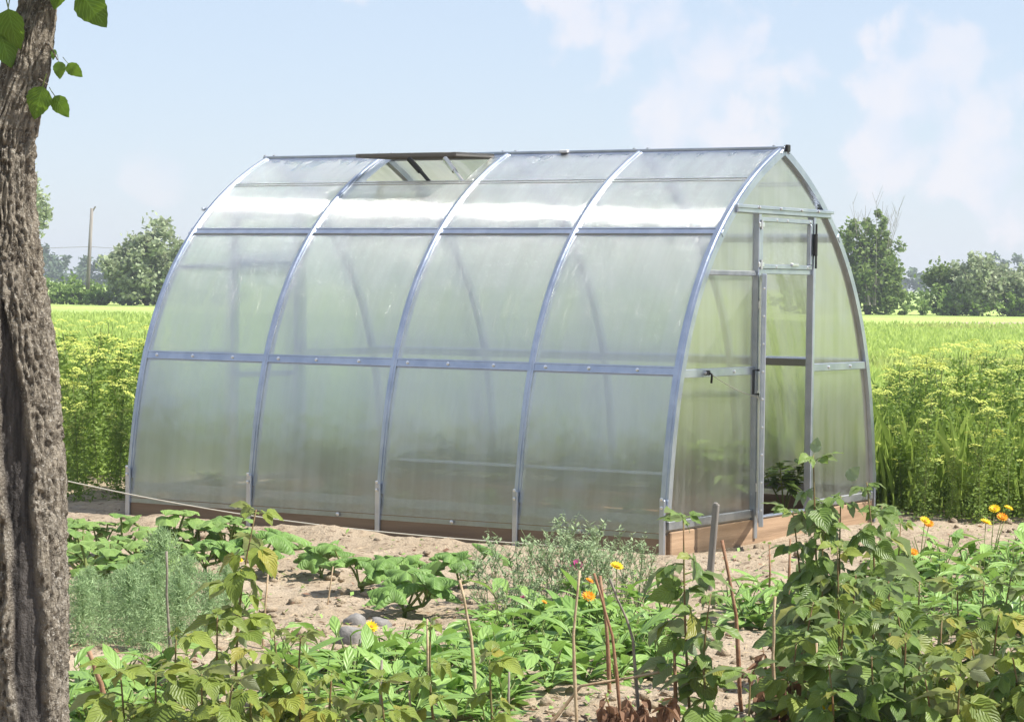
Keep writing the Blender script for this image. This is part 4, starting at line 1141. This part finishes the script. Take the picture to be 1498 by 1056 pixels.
# rank growth at the foot of the hedge
und = shrub_mesh(21, [(x, 1.5, 0.7, 1.1, 0.9, 0.95 + 0.2 * math.sin(x * 3)) for x in np.linspace(-5, 15, 24)], 9000, 0.22, M['t_mid'])
undl = shrub_mesh(22, [(x, 3.0, 0.75, 1.1, 0.9, 0.95 + 0.2 * math.sin(x * 3)) for x in np.linspace(-5, 9, 17)], 7000, 0.22, M['t_mid'])
tag(obj('undergrowth', undl, None, fr(160, (120 - 749) / FPX * 160), (0, 0, math.atan2(R2[1], R2[0]))), 'low scrub along the far field edge behind the pole', 'undergrowth', None, 'stuff')
o = tag(obj('undergrowth', und, None, fr(155.2, (1268 - 749) / FPX * 155.2), (0, 0, math.atan2(R2[1], R2[0]))), 'low rank weeds along the foot of the hedge at right', 'undergrowth', None, 'stuff')
bl = []; rw = random.Random(77); yv = -14.0
while yv < 58:
    r_ = rw.uniform(1.8, 3.2); hgt = rw.uniform(9.2, 10.8); bl += [(-31 + rw.uniform(-2, 2), yv, hgt * f_, r_, r_, hgt * 0.3) for f_ in (0.2, 0.45, 0.72)]; yv += r_ * 0.9
tag(obj('tree_row', shrub_mesh(77, bl, 60000, 0.42, M['t_row'])), 'row of green garden trees mirrored low in the greenhouse wall', 'trees', None, 'stuff')
# distant woods
for nm, lbl, px0, px1, dep, h0, sd in (('far_wood', 'blue-green distant wood behind the pole at left', -200, 330, 520, 9.0, 31), ('far_wood', 'hazy distant wood behind the gap in the hedge', 1150, 1750, 560, 10.0, 32)):
    bl = []; rw = random.Random(sd)
    a_, b_ = (px0 - 749) / FPX * dep, (px1 - 749) / FPX * dep
    x = a_
    while x < b_:
        r_ = rw.uniform(3, 5.5); hgt = h0 * rw.uniform(0.65, 1.0) * (1 if px0 > 0 else 1.25 - 0.65 * (x - a_) / (b_ - a_)); bl.append((x, rw.uniform(-4, 4), hgt * 0.5, r_, 4, hgt * 0.55)); x += r_ * 0.9
    tag(obj(nm, shrub_mesh(sd, bl, 16000, 0.9, M['t_far']), None, fr(dep, 0), (0, 0, math.atan2(R2[1], R2[0]))), lbl, 'wood', None, 'stuff')
pb = fr(160, (126 - 749) / FPX * 160)
pole = thing('utility_pole', 'thin leaning wooden utility pole behind the low bushes', 'pole', pb)
ptop = Vector(at(134.5, 305, 160)) - pb
mb = MB(); mb.tube([(0, 0, -0.3), ptop * 0.5, ptop], [0.13, 0.115, 0.095], 8); mb.build('shaft', M['stake'], pole, True)
mb = MB(); mb.tube([ptop + Vector((0, 0, -0.25)), ptop + Vector((R2[0], R2[1], 0)) * 0.22 + Vector((0, 0, 0.12))], 0.05, 6); mb.build('bracket', M['dead'], pole)
w0 = Vector(at(-500, 352, 190)); w1 = Vector(at(131, 361, 160)); w2 = Vector(at(900, 372, 150))
mb = MB(); 
for a_, b_ in ((w0, w1), (w1, w2)):
    mb.tube([a_ + (b_ - a_) * t + Vector((0, 0, -0.5 * math.sin(math.pi * t))) for t in np.linspace(0, 1, 14)], 0.014, 4, 0, False)
tag(mb.build('overhead_wire', M['dead'], None), 'thin overhead wire strung from the utility pole', 'wire')

# ------------------------------------------------------------------ stones, clods
def stone(px, py, sx, sy, sz, seed, label):
    rg = random.Random(seed); p = G(px, py); mb = MB(); V = []; F = []; nu, nv = 14, 9
    for i in range(nv + 1):
        for j in range(nu):
            th = 2 * math.pi * j / nu; ph = math.pi * i / nv - math.pi / 2
            d = Vector((math.cos(ph) * math.cos(th), math.cos(ph) * math.sin(th), math.sin(ph)))
            k_ = 1 + 0.28 * noise.noise(d * 1.5 + Vector((seed * 3.1, 0, 0))) + 0.08 * noise.noise(d * 4 + Vector((seed, 2, 0)))
            d = Vector([math.copysign(abs(c) ** 0.8, c) for c in d]) * k_
            V.append((d.x * sx, d.y * sy, d.z * sz))
    for i in range(nv):
        for j in range(nu): F.append((i * nu + j, i * nu + (j + 1) % nu, (i + 1) * nu + (j + 1) % nu, (i + 1) * nu + j))
    mb.add(V, F); o = mb.build('stone', M['stone'], None, True)
    o.location = (p.x, p.y, p.z + sz * 0.15); o.rotation_euler = (0.2 * seed % 0.5, 0.1, seed * 1.7)
    tag(o, label, 'stone', 'field stones by the squash')
stone(512, 938, 0.060, 0.05, 0.055, 1, 'pale grey stone in front of the other two, by the squash')
stone(520, 915, 0.055, 0.05, 0.045, 2, 'grey stone with a dark shaded hollow, between two others')
stone(556, 918, 0.050, 0.045, 0.042, 3, 'brownish stone behind the yellow flower by the squash')
nc = 3200; cv = []; cf = []; k_ = 0
rgc = random.Random(9)
ico_v = [(0, 0, 1), (.894, 0, .447), (.276, .851, .447), (-.724, .526, .447), (-.724, -.526, .447), (.276, -.851, .447), (.724, .526, -.447), (-.276, .851, -.447), (-.894, 0, -.447), (-.276, -.851, -.447), (.724, -.526, -.447), (0, 0, -1)]
ico_f = [(0, 1, 2), (0, 2, 3), (0, 3, 4), (0, 4, 5), (0, 5, 1), (1, 6, 2), (2, 7, 3), (3, 8, 4), (4, 9, 5), (5, 10, 1), (2, 6, 7), (3, 7, 8), (4, 8, 9), (5, 9, 10), (1, 10, 6), (6, 11, 7), (7, 11, 8), (8, 11, 9), (9, 11, 10), (10, 11, 6)]
while k_ < nc:
    u = rgc.uniform(80, 1500); w = rgc.uniform(745, 1080); p = G(u, w)
    if in_house(p.x, p.y, 0.04): continue
    if noise.noise(p * 1.3) < rgc.uniform(-0.5, 0.3): continue
    s = min(0.04, 0.006 * rgc.paretovariate(1.7)); o_ = len(cv)
    for v in ico_v: cv.append((p.x + v[0] * s * rgc.uniform(.6, 1.2), p.y + v[1] * s * rgc.uniform(.6, 1.2), p.z + s * 0.2 + v[2] * s * rgc.uniform(.4, .9)))
    cf.extend([(a + o_, b + o_, c + o_) for a, b, c in ico_f]); k_ += 1
tag(obj('soil_clods', fast_mesh('soil_clods', np.array(cv), np.array(cf), M['soil'], None, True)), 'loose clods of dry soil scattered over the beds', 'soil', None, 'stuff')

# straw, dead leaves and seedlings lying about on the soil
def litter(n, name, mat, label, L, wr, up, seed):
    rg = random.Random(seed); V = []; F = []
    while len(F) < n:
        u = rg.uniform(80, 1520); w = rg.uniform(745, 1085); p = G(u, w)
        if in_house(p.x, p.y, 0.06): continue
        l = L * rg.uniform(0.4, 1.4); a = rg.uniform(0, 6.28); d = Vector((math.cos(a), math.sin(a), rg.uniform(0, up))); sd_ = Vector((-d.y, d.x, rg.uniform(-.5, .5))) * wr * l
        q_ = p + Vector((0, 0, 0.006)); o_ = len(V); V += [q_, q_ + d * l * 0.5 + sd_ + Vector((0, 0, 0.004)), q_ + d * l, q_ + d * l * 0.5 - sd_]; F.append((o_, o_ + 1, o_ + 2, o_ + 3))
    tag(obj(name, fast_mesh(name, np.array(V), np.array(F), mat)), label, 'litter', None, 'stuff')
litter(1500, 'straw_litter', M['pale_stick'], 'bits of straw and dry stalk lying on the soil', 0.05, 0.05, 0.25, 1)
litter(700, 'dead_leaf_litter', M['dead_leaf'], 'small dead leaves lying on the soil', 0.035, 0.3, 0.4, 2)
litter(1600, 'weed_seedlings', M['leaf_cal'], 'tiny green weed seedlings dotted over the soil', 0.032, 0.28, 0.9, 3)
# ------------------------------------------------------------------ vegetables
for i, (u, w, sc, n, lb) in enumerate(((592, 902, 1.0, 9, 'big squash plant with lobed leaves just above the stones'), (530, 868, 0.85, 7, 'squash plant with flat leaves left of the big squash'),
        (672, 862, 0.8, 7, 'squash plant between the big squash and the silvery flowers'), (398, 838, 0.95, 8, 'squash plant with bright lobed leaves right of the tall raspberry'),
        (300, 838, 0.8, 7, 'squash plant with lobed leaves left of the tall raspberry'), (470, 845, 0.75, 6, 'small squash plant in the middle of its row'), (612, 860, 0.7, 6, 'small squash plant directly behind the big squash'))):
    rosette('squash_plant', lb, 'squash', G(u, w), n, SQ, sc, 40 + i, 'squash plants', 0.16, (-0.35, 0.3))
for i, (u, w) in enumerate(((120, 838), (150, 815), (175, 850), (205, 822), (235, 845), (128, 868), (168, 880), (255, 812), (285, 815), (110, 800), (205, 868), (330, 818), (262, 858), (95, 830), (145, 845))):
    rosette('cucumber_plant', 'cucumber plant with rounded leaves in the bed beside the tree trunk', 'cucumber', G(u, w), 11, BEAN, random.uniform(0.85, 1.25), 70 + i, 'cucumber plants by the trunk', 0.14, (-0.5, 0.5))
for i, (u, w) in enumerate(((150, 925), (190, 945), (228, 915), (262, 940), (172, 900), (305, 925), (215, 955), (130, 900), (118, 945), (275, 900), (236, 885), (198, 915), (330, 905))):
    d_ = thing('dill_plant', 'feathery pale green dill plant in the patch right of the trunk', 'dill', G(u, w), i * 0.7, 'dill plants', random.uniform(0.5, 1.05))
    obj('stem', DILL[i % 3][0], d_); tag(obj('foliage', DILL[i % 3][1], d_), kind='stuff')

# ------------------------------------------------------------------ calendula patches
cseed = 100
def patch(n, poly, label, group, lsc=(0.95, 1.4), h=(0.12, 0.2), nl=15):
    global cseed
    got = 0; tries = 0; pts = []
    while got < n and tries < 4000:
        tries += 1
        u = random.uniform(poly[0], poly[2]); w = random.uniform(poly[1], poly[3])
        if len(poly) > 4 and not poly[4](u, w): continue
        p = G(u, w)
        if any((p - q_).length < 0.13 for q_ in pts): continue
        pts.append(p); got += 1; cseed += 1
        calendula(u, w, label, group, nl, random.uniform(*h), (), cseed, 0, random.uniform(*lsc))
L1 = 'leafy calendula without flowers in the low patch in front of the stones'
patch(46, (390, 975, 745, 1085), L1, 'calendula in front of the stones')
patch(50, (690, 905, 975, 1010, lambda u, w: w > 905 + max(0, (760 - u)) * 0.4 and w < 1015 - max(0, u - 800) * 0.12), 'leafy calendula without flowers in the patch below the silvery plants', 'calendula below the silvery plants')
patch(12, (1060, 880, 1175, 925), 'leafy calendula in the small clump between stake and raspberries', 'calendula by the stake')
patch(14, (100, 1000, 240, 1085), 'leafy calendula at the foot of the old tree', 'calendula by the trunk')
patch(46, (1310, 800, 1530, 935, lambda u, w: w > 840 - (u - 1310) * 0.25), 'leafy calendula in the sunny patch below the umbel bed', 'calendula below the umbel bed', (0.9, 1.35), (0.13, 0.22), 15)
fl_list = ((560, 972, [(543, 917, 'yellow', 1.0)], 'calendula with one yellow flower beside the stones'),
    (905, 915, [(902, 829, 'yellow', 1.15)], 'calendula with the brightest yellow flower, on a tall stalk'),
    (865, 925, [(861, 873, 'orange', 1.1), (862, 850, 'orange', 0.75)], 'calendula with two orange flowers, one above the other'),
    (800, 935, [(796, 881, 'orange', 0.5)], 'calendula with a small orange flower near the magenta blooms'),
    (572, 1085, [(572, 1040, 'yellow', 0.9)], 'calendula with a yellow flower at the bottom edge'),
    (352, 905, [(350, 820, 'yellow', 0.7)], 'calendula with a small yellow flower by the tall raspberry'),
    (1345, 850, [(1353, 762, 'yellow', 1.05), (1359, 767, 'orange', 1.0)], 'calendula with a yellow and an orange flower side by side'),
    (1450, 835, [(1455, 745, 'yellow', 1.15), (1475, 744, 'yellow', 1.0), (1466, 757, 'orange', 1.15)], 'calendula with three yellow and orange flowers by the umbels'),
    (1440, 850, [(1442, 765, 'yellow', 1.2)], 'calendula with one yellow flower below the group of three'),
    (1335, 885, [(1336, 808, 'orange', 0.9)], 'calendula with a single orange flower among raspberry leaves'),
    (1215, 1110, [(1210, 1040, 'yellow', 1.0)], 'calendula with a yellow flower low in the raspberry thicket'))
for i, (u, w, fl, lb) in enumerate(fl_list):
    calendula(u, w, lb, 'calendula in flower', 13, 0.16, fl, 300 + i, 0, 1.0)

# ------------------------------------------------------------------ wiry silvery plants with magenta blooms
def silver_mesh(seed):
    rg = random.Random(seed); st = MB(); lf = MB(); tips = []
    for k in range(10):
        a = rg.uniform(0, 6.28); h = rg.uniform(0.14, 0.40); r = rg.uniform(0.05, 0.26)
        e = np.array((math.cos(a) * r, math.sin(a) * r, h)); b = np.array((math.cos(a) * 0.02, math.sin(a) * 0.02, 0)); m_ = (b + e) / 2 + np.array((0, 0, h * 0.06))
        st.tube([b, m_, e], [0.003, 0.0022, 0.0015], 4, 0, False); tips.append(e)
        segs = [(b, m_), (m_, e), (m_, e)]
        for j in range(3):
            t = rg.uniform(0.1, 0.9); q = m_ * (1 - t) + e * t; a2 = rg.uniform(0, 6.28); l = rg.uniform(0.05, 0.12)
            e2 = q + np.array((math.cos(a2) * l * 0.6, math.sin(a2) * l * 0.6, l)); st.tube([q, e2], [0.0016, 0.001], 3, 0, False); segs.append((q, e2))
        for (p0, p1) in segs:
            for j in range(9):
                t = rg.random(); q = p0 * (1 - t) + p1 * t; a2 = rg.uniform(0, 6.28); l = rg.uniform(0.016, 0.035); w = l * 0.22
                u = np.array((math.cos(a2), math.sin(a2), rg.uniform(-.3, .9))); s = np.cross(u, (0, 0, 1.0)); s /= np.linalg.norm(s)
                lf.add([q, q + u * l * 0.5 + s * w, q + u * l, q + u * l * 0.5 - s * w], [(0, 1, 2, 3)])
    return st.mesh('stem', M['silver']), lf.mesh('foliage', M['silver']), tips
SIL = [silver_mesh(s) for s in (1, 2, 3, 4)]
for i, (u, w, s, flw) in enumerate(((735, 880, 0.8, None), (765, 905, 0.85, (770, 876)), (800, 890, 0.95, None), (830, 905, 0.95, None), (850, 880, 1.0, (845, 826)), (880, 900, 0.9, None),
        (905, 880, 0.85, None), (930, 890, 0.85, None), (815, 865, 0.9, None), (870, 865, 0.85, None), (780, 865, 0.75, None), (715, 905, 0.7, None), (950, 870, 0.75, None), (760, 925, 0.7, None), (845, 860, 1.05, (838, 832)))):
    lb = {1: 'wiry silvery plant with a magenta bloom at lower left of its patch', 4: 'wiry silvery plant with the upper magenta bloom beside the yellow flower', 14: 'wiry silvery plant with a dark magenta bloom at the back of its patch'}.get(i, 'wiry silvery plant without bloom in the patch before the greenhouse')
    st, lf, tips = SIL[i % 4]; g_ = G(u, w)
    r = thing('silvery_plant', lb, 'flower plant', g_, i * 1.1 if not flw else 0, 'silvery plants before the greenhouse', s if not flw else None)
    obj('stem', st, r); tag(obj('foliage', lf, r), kind='stuff')
    if flw: add_flower(r, Vector(at(flw[0], flw[1], pix(g_)[2] - 0.25)) - g_, 'magenta', 1.1, i)

# ------------------------------------------------------------------ raspberries
cs = 500
def rasp(bu, bw, tu, tw, label, group=None, leaves=14, sset=RASP, lsc=1.0, ddep=0.0, **kw):
    global cs
    cs += 1; b = G(bu, bw); d = pix(b)[2]
    return cane('raspberry_cane', label, b, at(tu, tw, d + ddep), group, leaves, sset, lsc, cs, **kw)
GR = 'raspberry canes in the thicket at lower right'
rasp(1205, 1010, 1190, 665, 'tallest raspberry cane, its top leaves in front of the greenhouse door', GR, 21, lsc=1.2)
rasp(1268, 1015, 1268, 705, 'tall raspberry cane with a white-backed leaf right of the door', GR, 20, lsc=1.2)
wl = bpy.data.objects[[o.name for o in COL.objects if o.get('label', '').startswith('tall raspberry cane with a white-backed')][0]]
for (u, w, dep, ax_, ay_, sc_) in ((1240, 702, 9.75, (0.5, -0.6), (0.9, 0.5), 0.62), (1192, 662, 9.8, (0.15, -0.9), (0.95, 0.1), 0.55)):
    x = (Vector(CR) * ax_[0] - Vector(CU) * ax_[1]).normalized(); y = (Vector(CR) * ay_[0] - Vector(CU) * ay_[1]); y = (y - x * y.dot(x)).normalized(); n = x.cross(y)
    lb_ = MB(); leaflet(lb_, 0.11, 0.085, 10, 0.2, 0.2, 0.05)
    o = lb_.build('leaf', M['leaf_rasp'], wl, True); o.location = Vector(at(u, w, dep)) - wl.location; o.rotation_euler = Matrix((x, y, n)).transposed().to_euler(); o.scale = (sc_,) * 3
rasp(1300, 1000, 1318, 765, 'raspberry cane rising before the orange flower beside the umbel bed', GR, 18, lsc=1.2)
rasp(1012, 1075, 1000, 757, 'lone raspberry cane standing before the front corner of the greenhouse', GR, 18, lsc=1.2)
rasp(1045, 1080, 1040, 868, 'short raspberry cane just right of the lone cane', GR, 14, lsc=1.2)
for bu, bw, tu, tw in ((1180, 1005, 1160, 748), (1235, 1010, 1230, 725), (1290, 1005, 1290, 740), (1220, 1020, 1205, 770)):
    rasp(bu, bw, tu, tw, 'tall dark raspberry cane crowded round the tallest one before the door', GR, 17, RASP, 1.15)
for i, (bu, bw, tu, tw) in enumerate(((1228, 1060, 1225, 800), (1290, 1070, 1300, 850), (1350, 1060, 1345, 850), (1395, 1080, 1400, 858), (1440, 1075, 1440, 850), (1485, 1080, 1480, 838), (1160, 1110, 1165, 940),
        (1240, 1120, 1235, 905), (1330, 1130, 1325, 925), (1420, 1130, 1420, 935), (1475, 1140, 1478, 945), (1185, 1075, 1190, 880), (1370, 1110, 1378, 905), (1280, 1130, 1275, 960), (1520, 1100, 1515, 860),
        (1460, 1110, 1462, 890), (1310, 1090, 1312, 890), (1250, 1040, 1252, 840), (1405, 1150, 1405, 985), (1210, 1140, 1212, 970), (1350, 1150, 1352, 985), (1500, 1150, 1500, 960))):
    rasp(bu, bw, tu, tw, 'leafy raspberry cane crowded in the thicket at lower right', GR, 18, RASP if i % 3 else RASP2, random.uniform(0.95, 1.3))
GL = 'sunlit raspberry canes at lower left'
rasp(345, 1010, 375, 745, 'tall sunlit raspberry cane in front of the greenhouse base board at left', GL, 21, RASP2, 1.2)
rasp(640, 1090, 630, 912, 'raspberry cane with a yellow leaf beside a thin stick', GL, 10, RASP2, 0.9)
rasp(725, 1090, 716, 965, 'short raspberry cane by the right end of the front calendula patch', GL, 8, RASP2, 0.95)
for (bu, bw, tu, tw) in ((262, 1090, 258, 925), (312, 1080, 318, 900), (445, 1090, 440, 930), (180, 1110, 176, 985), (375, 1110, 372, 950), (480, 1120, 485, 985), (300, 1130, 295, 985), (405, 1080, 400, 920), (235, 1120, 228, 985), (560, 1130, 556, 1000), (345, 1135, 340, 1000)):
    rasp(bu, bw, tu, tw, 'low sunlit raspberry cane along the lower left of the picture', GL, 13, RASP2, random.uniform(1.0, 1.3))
rasp(1098, 1110, 1098, 985, 'small raspberry cane beside the dried brown leaves', GR, 8, RASP, 1.05)

# ------------------------------------------------------------------ sticks, stakes and dried stems
def stick(pts, r, mat, label, cat='stick', name='stick', group='dry canes and sticks', dtop=0.0):
    b = G(*pts[0]); d = pix(b)[2]
    P = [b + Vector((0, 0, -0.08))] + [Vector(at(u, w, d + dtop * (k + 1) / len(pts))) for k, (u, w) in enumerate(pts[1:])]
    mb = MB(); n = len(P); Q = [p - b for p in P]
    QQ = []
    for a_, b_ in zip(Q[:-1], Q[1:]):
        for t in (0, 0.34, 0.67): QQ.append(a_ + (b_ - a_) * t)
    QQ.append(Q[-1])
    rg = random.Random(int(pts[0][0])); QQ = [q_ + Vector((rg.uniform(-1, 1), rg.uniform(-1, 1), 0)) * 0.004 for q_ in QQ]
    rr_ = [r * (1.1 - 0.4 * k / (len(QQ) - 1)) * (1.25 if k % 4 == 2 else 1.0) for k in range(len(QQ))]
    mb.tube(QQ, rr_, 7); o = mb.build(name, M[mat], None, True); o.location = b
    return tag(o, label, cat, group)
stick([(845, 1075), (838, 930), (847, 834)], 0.0055, 'pale_stick', 'long pale dry cane standing left of the orange flowers')
stick([(892, 1015), (888, 930), (878, 842)], 0.0075, 'brown_stick', 'thick red-brown stick right behind the orange flowers')
stick([(914, 1075), (897, 930), (869, 838)], 0.0055, 'brown_stick', 'thin curved cane leaning left past the orange flowers')
stick([(940, 1075), (926, 935), (893, 846)], 0.0055, 'grey_stick', 'curved grey-green cane under the yellow flower')
stick([(988, 1075), (988, 955)], 0.007, 'brown_stick', 'short brown cut stick below the lone raspberry cane')
stick([(1088, 1040), (1076, 900), (1056, 790)], 0.0075, 'brown_stick', 'long red-brown stick leaning left before the front board')
stick([(702, 1055), (690, 930), (672, 848)], 0.006, 'pale_stick', 'long pale cane leaning left before the squash')
stick([(383, 950), (392, 838)], 0.005, 'pale_stick', 'short pale cane right of the tall sunlit raspberry')
stick([(474, 885), (487, 828)], 0.004, 'pale_stick', 'thin pale cane among the squash leaves')
stick([(253, 990), (244, 900), (243, 806)], 0.006, 'grey_stick', 'long grey stick standing in the dill patch')
stick([(170, 1090), (150, 1000), (130, 952)], 0.010, 'brown_stick', 'knobbly brown branch stub leaning beside the tree trunk')
stick([(558, 1085), (560, 965)], 0.006, 'grey_stick', 'short dark stick in the front calendula patch')
stick([(600, 1085), (600, 1010)], 0.005, 'pale_stick', 'short pale cut cane at the bottom edge')
stick([(745, 1085), (745, 982)], 0.005, 'grey_stick', 'short grey stick at the end of the calendula patch')
stick([(628, 1050), (625, 905)], 0.005, 'pale_stick', 'tan cane behind the raspberry with the yellow leaf')
stick([(1152, 925), (1157, 788)], 0.0065, 'brown_stick', 'dark red cut cane left of the tallest raspberry')
stick([(1124, 900), (1127, 797)], 0.005, 'brown_stick', 'thin brown cut cane beside the front board')
stick([(1134, 1085), (1131, 960), (1133, 872)], 0.006, 'pale_stick', 'tan cut cane standing in the dried brown leaves')
stick([(1188, 1085), (1195, 935)], 0.006, 'pale_stick', 'tan cut cane at the left edge of the raspberry thicket')
stick([(760, 1080), (850, 1003), (965, 983)], 0.006, 'pale_stick', 'fallen bent cane arching low over the bare soil')
# weathered flat stake
b = G(1036, 862); tp = Vector(at(1047, 737, pix(b)[2])) - b
mb = MB(); R_ = tp.to_track_quat('Z', 'Y').to_matrix() @ Matrix.Rotation(0.5, 3, 'Z')
mb.box(tp * 0.5 - Vector((0, 0, 0.04)), (0.036, 0.020, tp.length + 0.08), R=R_, bev=0.004)
mb.box(tp * 0.985 , (0.026, 0.018, 0.03), R=R_, bev=0.006)
o = mb.build('stake', M['stake'], None); o.location = b
tag(o, 'flat weathered grey wooden stake before the front corner of the greenhouse', 'stake')
def dried(u, w, h, label, seed):
    rg = random.Random(seed); g_ = G(u, w); r = thing('dried_plant', label, 'dried plant', g_, 0, 'withered brown plants'); st = MB(); lf = MB()
    for k in range(7):
        a = rg.uniform(0, 6.28); s = rg.uniform(0.02, 0.12); e = np.array((math.cos(a) * s, math.sin(a) * s, h * rg.uniform(0.5, 1)))
        st.tube([(0, 0, 0), e * 0.5 + np.array((0.01, 0, 0)), e], [0.004, 0.003, 0.002], 4)
        for j in range(12):
            q = e * rg.uniform(0.3, 1.0); l = rg.uniform(0.03, 0.075)
            M4 = TR(*q) @ RZ(rg.uniform(0, 6.28)) @ RY(rg.uniform(0.5, 1.5))
            leaflet(lf, l, l * 0.5, 4, rg.uniform(0.6, 1.6), rg.uniform(-0.4, 0.9), 0.1, M4=M4)
    st.build('stem', M['brown_stick'], r); tag(lf.build('foliage', M['dead_leaf'], r), kind='stuff')
dried(1128, 1045, 0.30, 'withered brown plant with hanging leaves left of the raspberry thicket', 1)
dried(1160, 1055, 0.36, 'taller withered brown plant against the raspberry thicket', 2)
dried(905, 1085, 0.17, 'withered brown plant at the bottom edge beneath the thin canes', 3)
dried(950, 1080, 0.16, 'withered brown tuft right of the thin canes', 4)
dried(1145, 1095, 0.28, 'withered brown plant at the bottom edge left of the thicket', 5)
# ------------------------------------------------------------------ summer haze over the fields
hzm, T, out = new_mat('summer_haze')
pv = T.n('ShaderNodeVolumePrincipled', Density=0.0006)
pv.inputs['Color'].default_value = (0.86, 0.92, 1.0, 1); pv.inputs['Anisotropy'].default_value = 0.2
hzm.node_tree.links.new(pv.outputs[0], out.inputs['Volume'])
mb = MB(); mb.box((0, 0, 0), (1500, 1500, 17)); o = mb.build('haze', hzm)
o.location = (330, 200, 7.0)
tag(o, 'thin summer haze over the garden and the fields', 'haze', None, 'stuff')
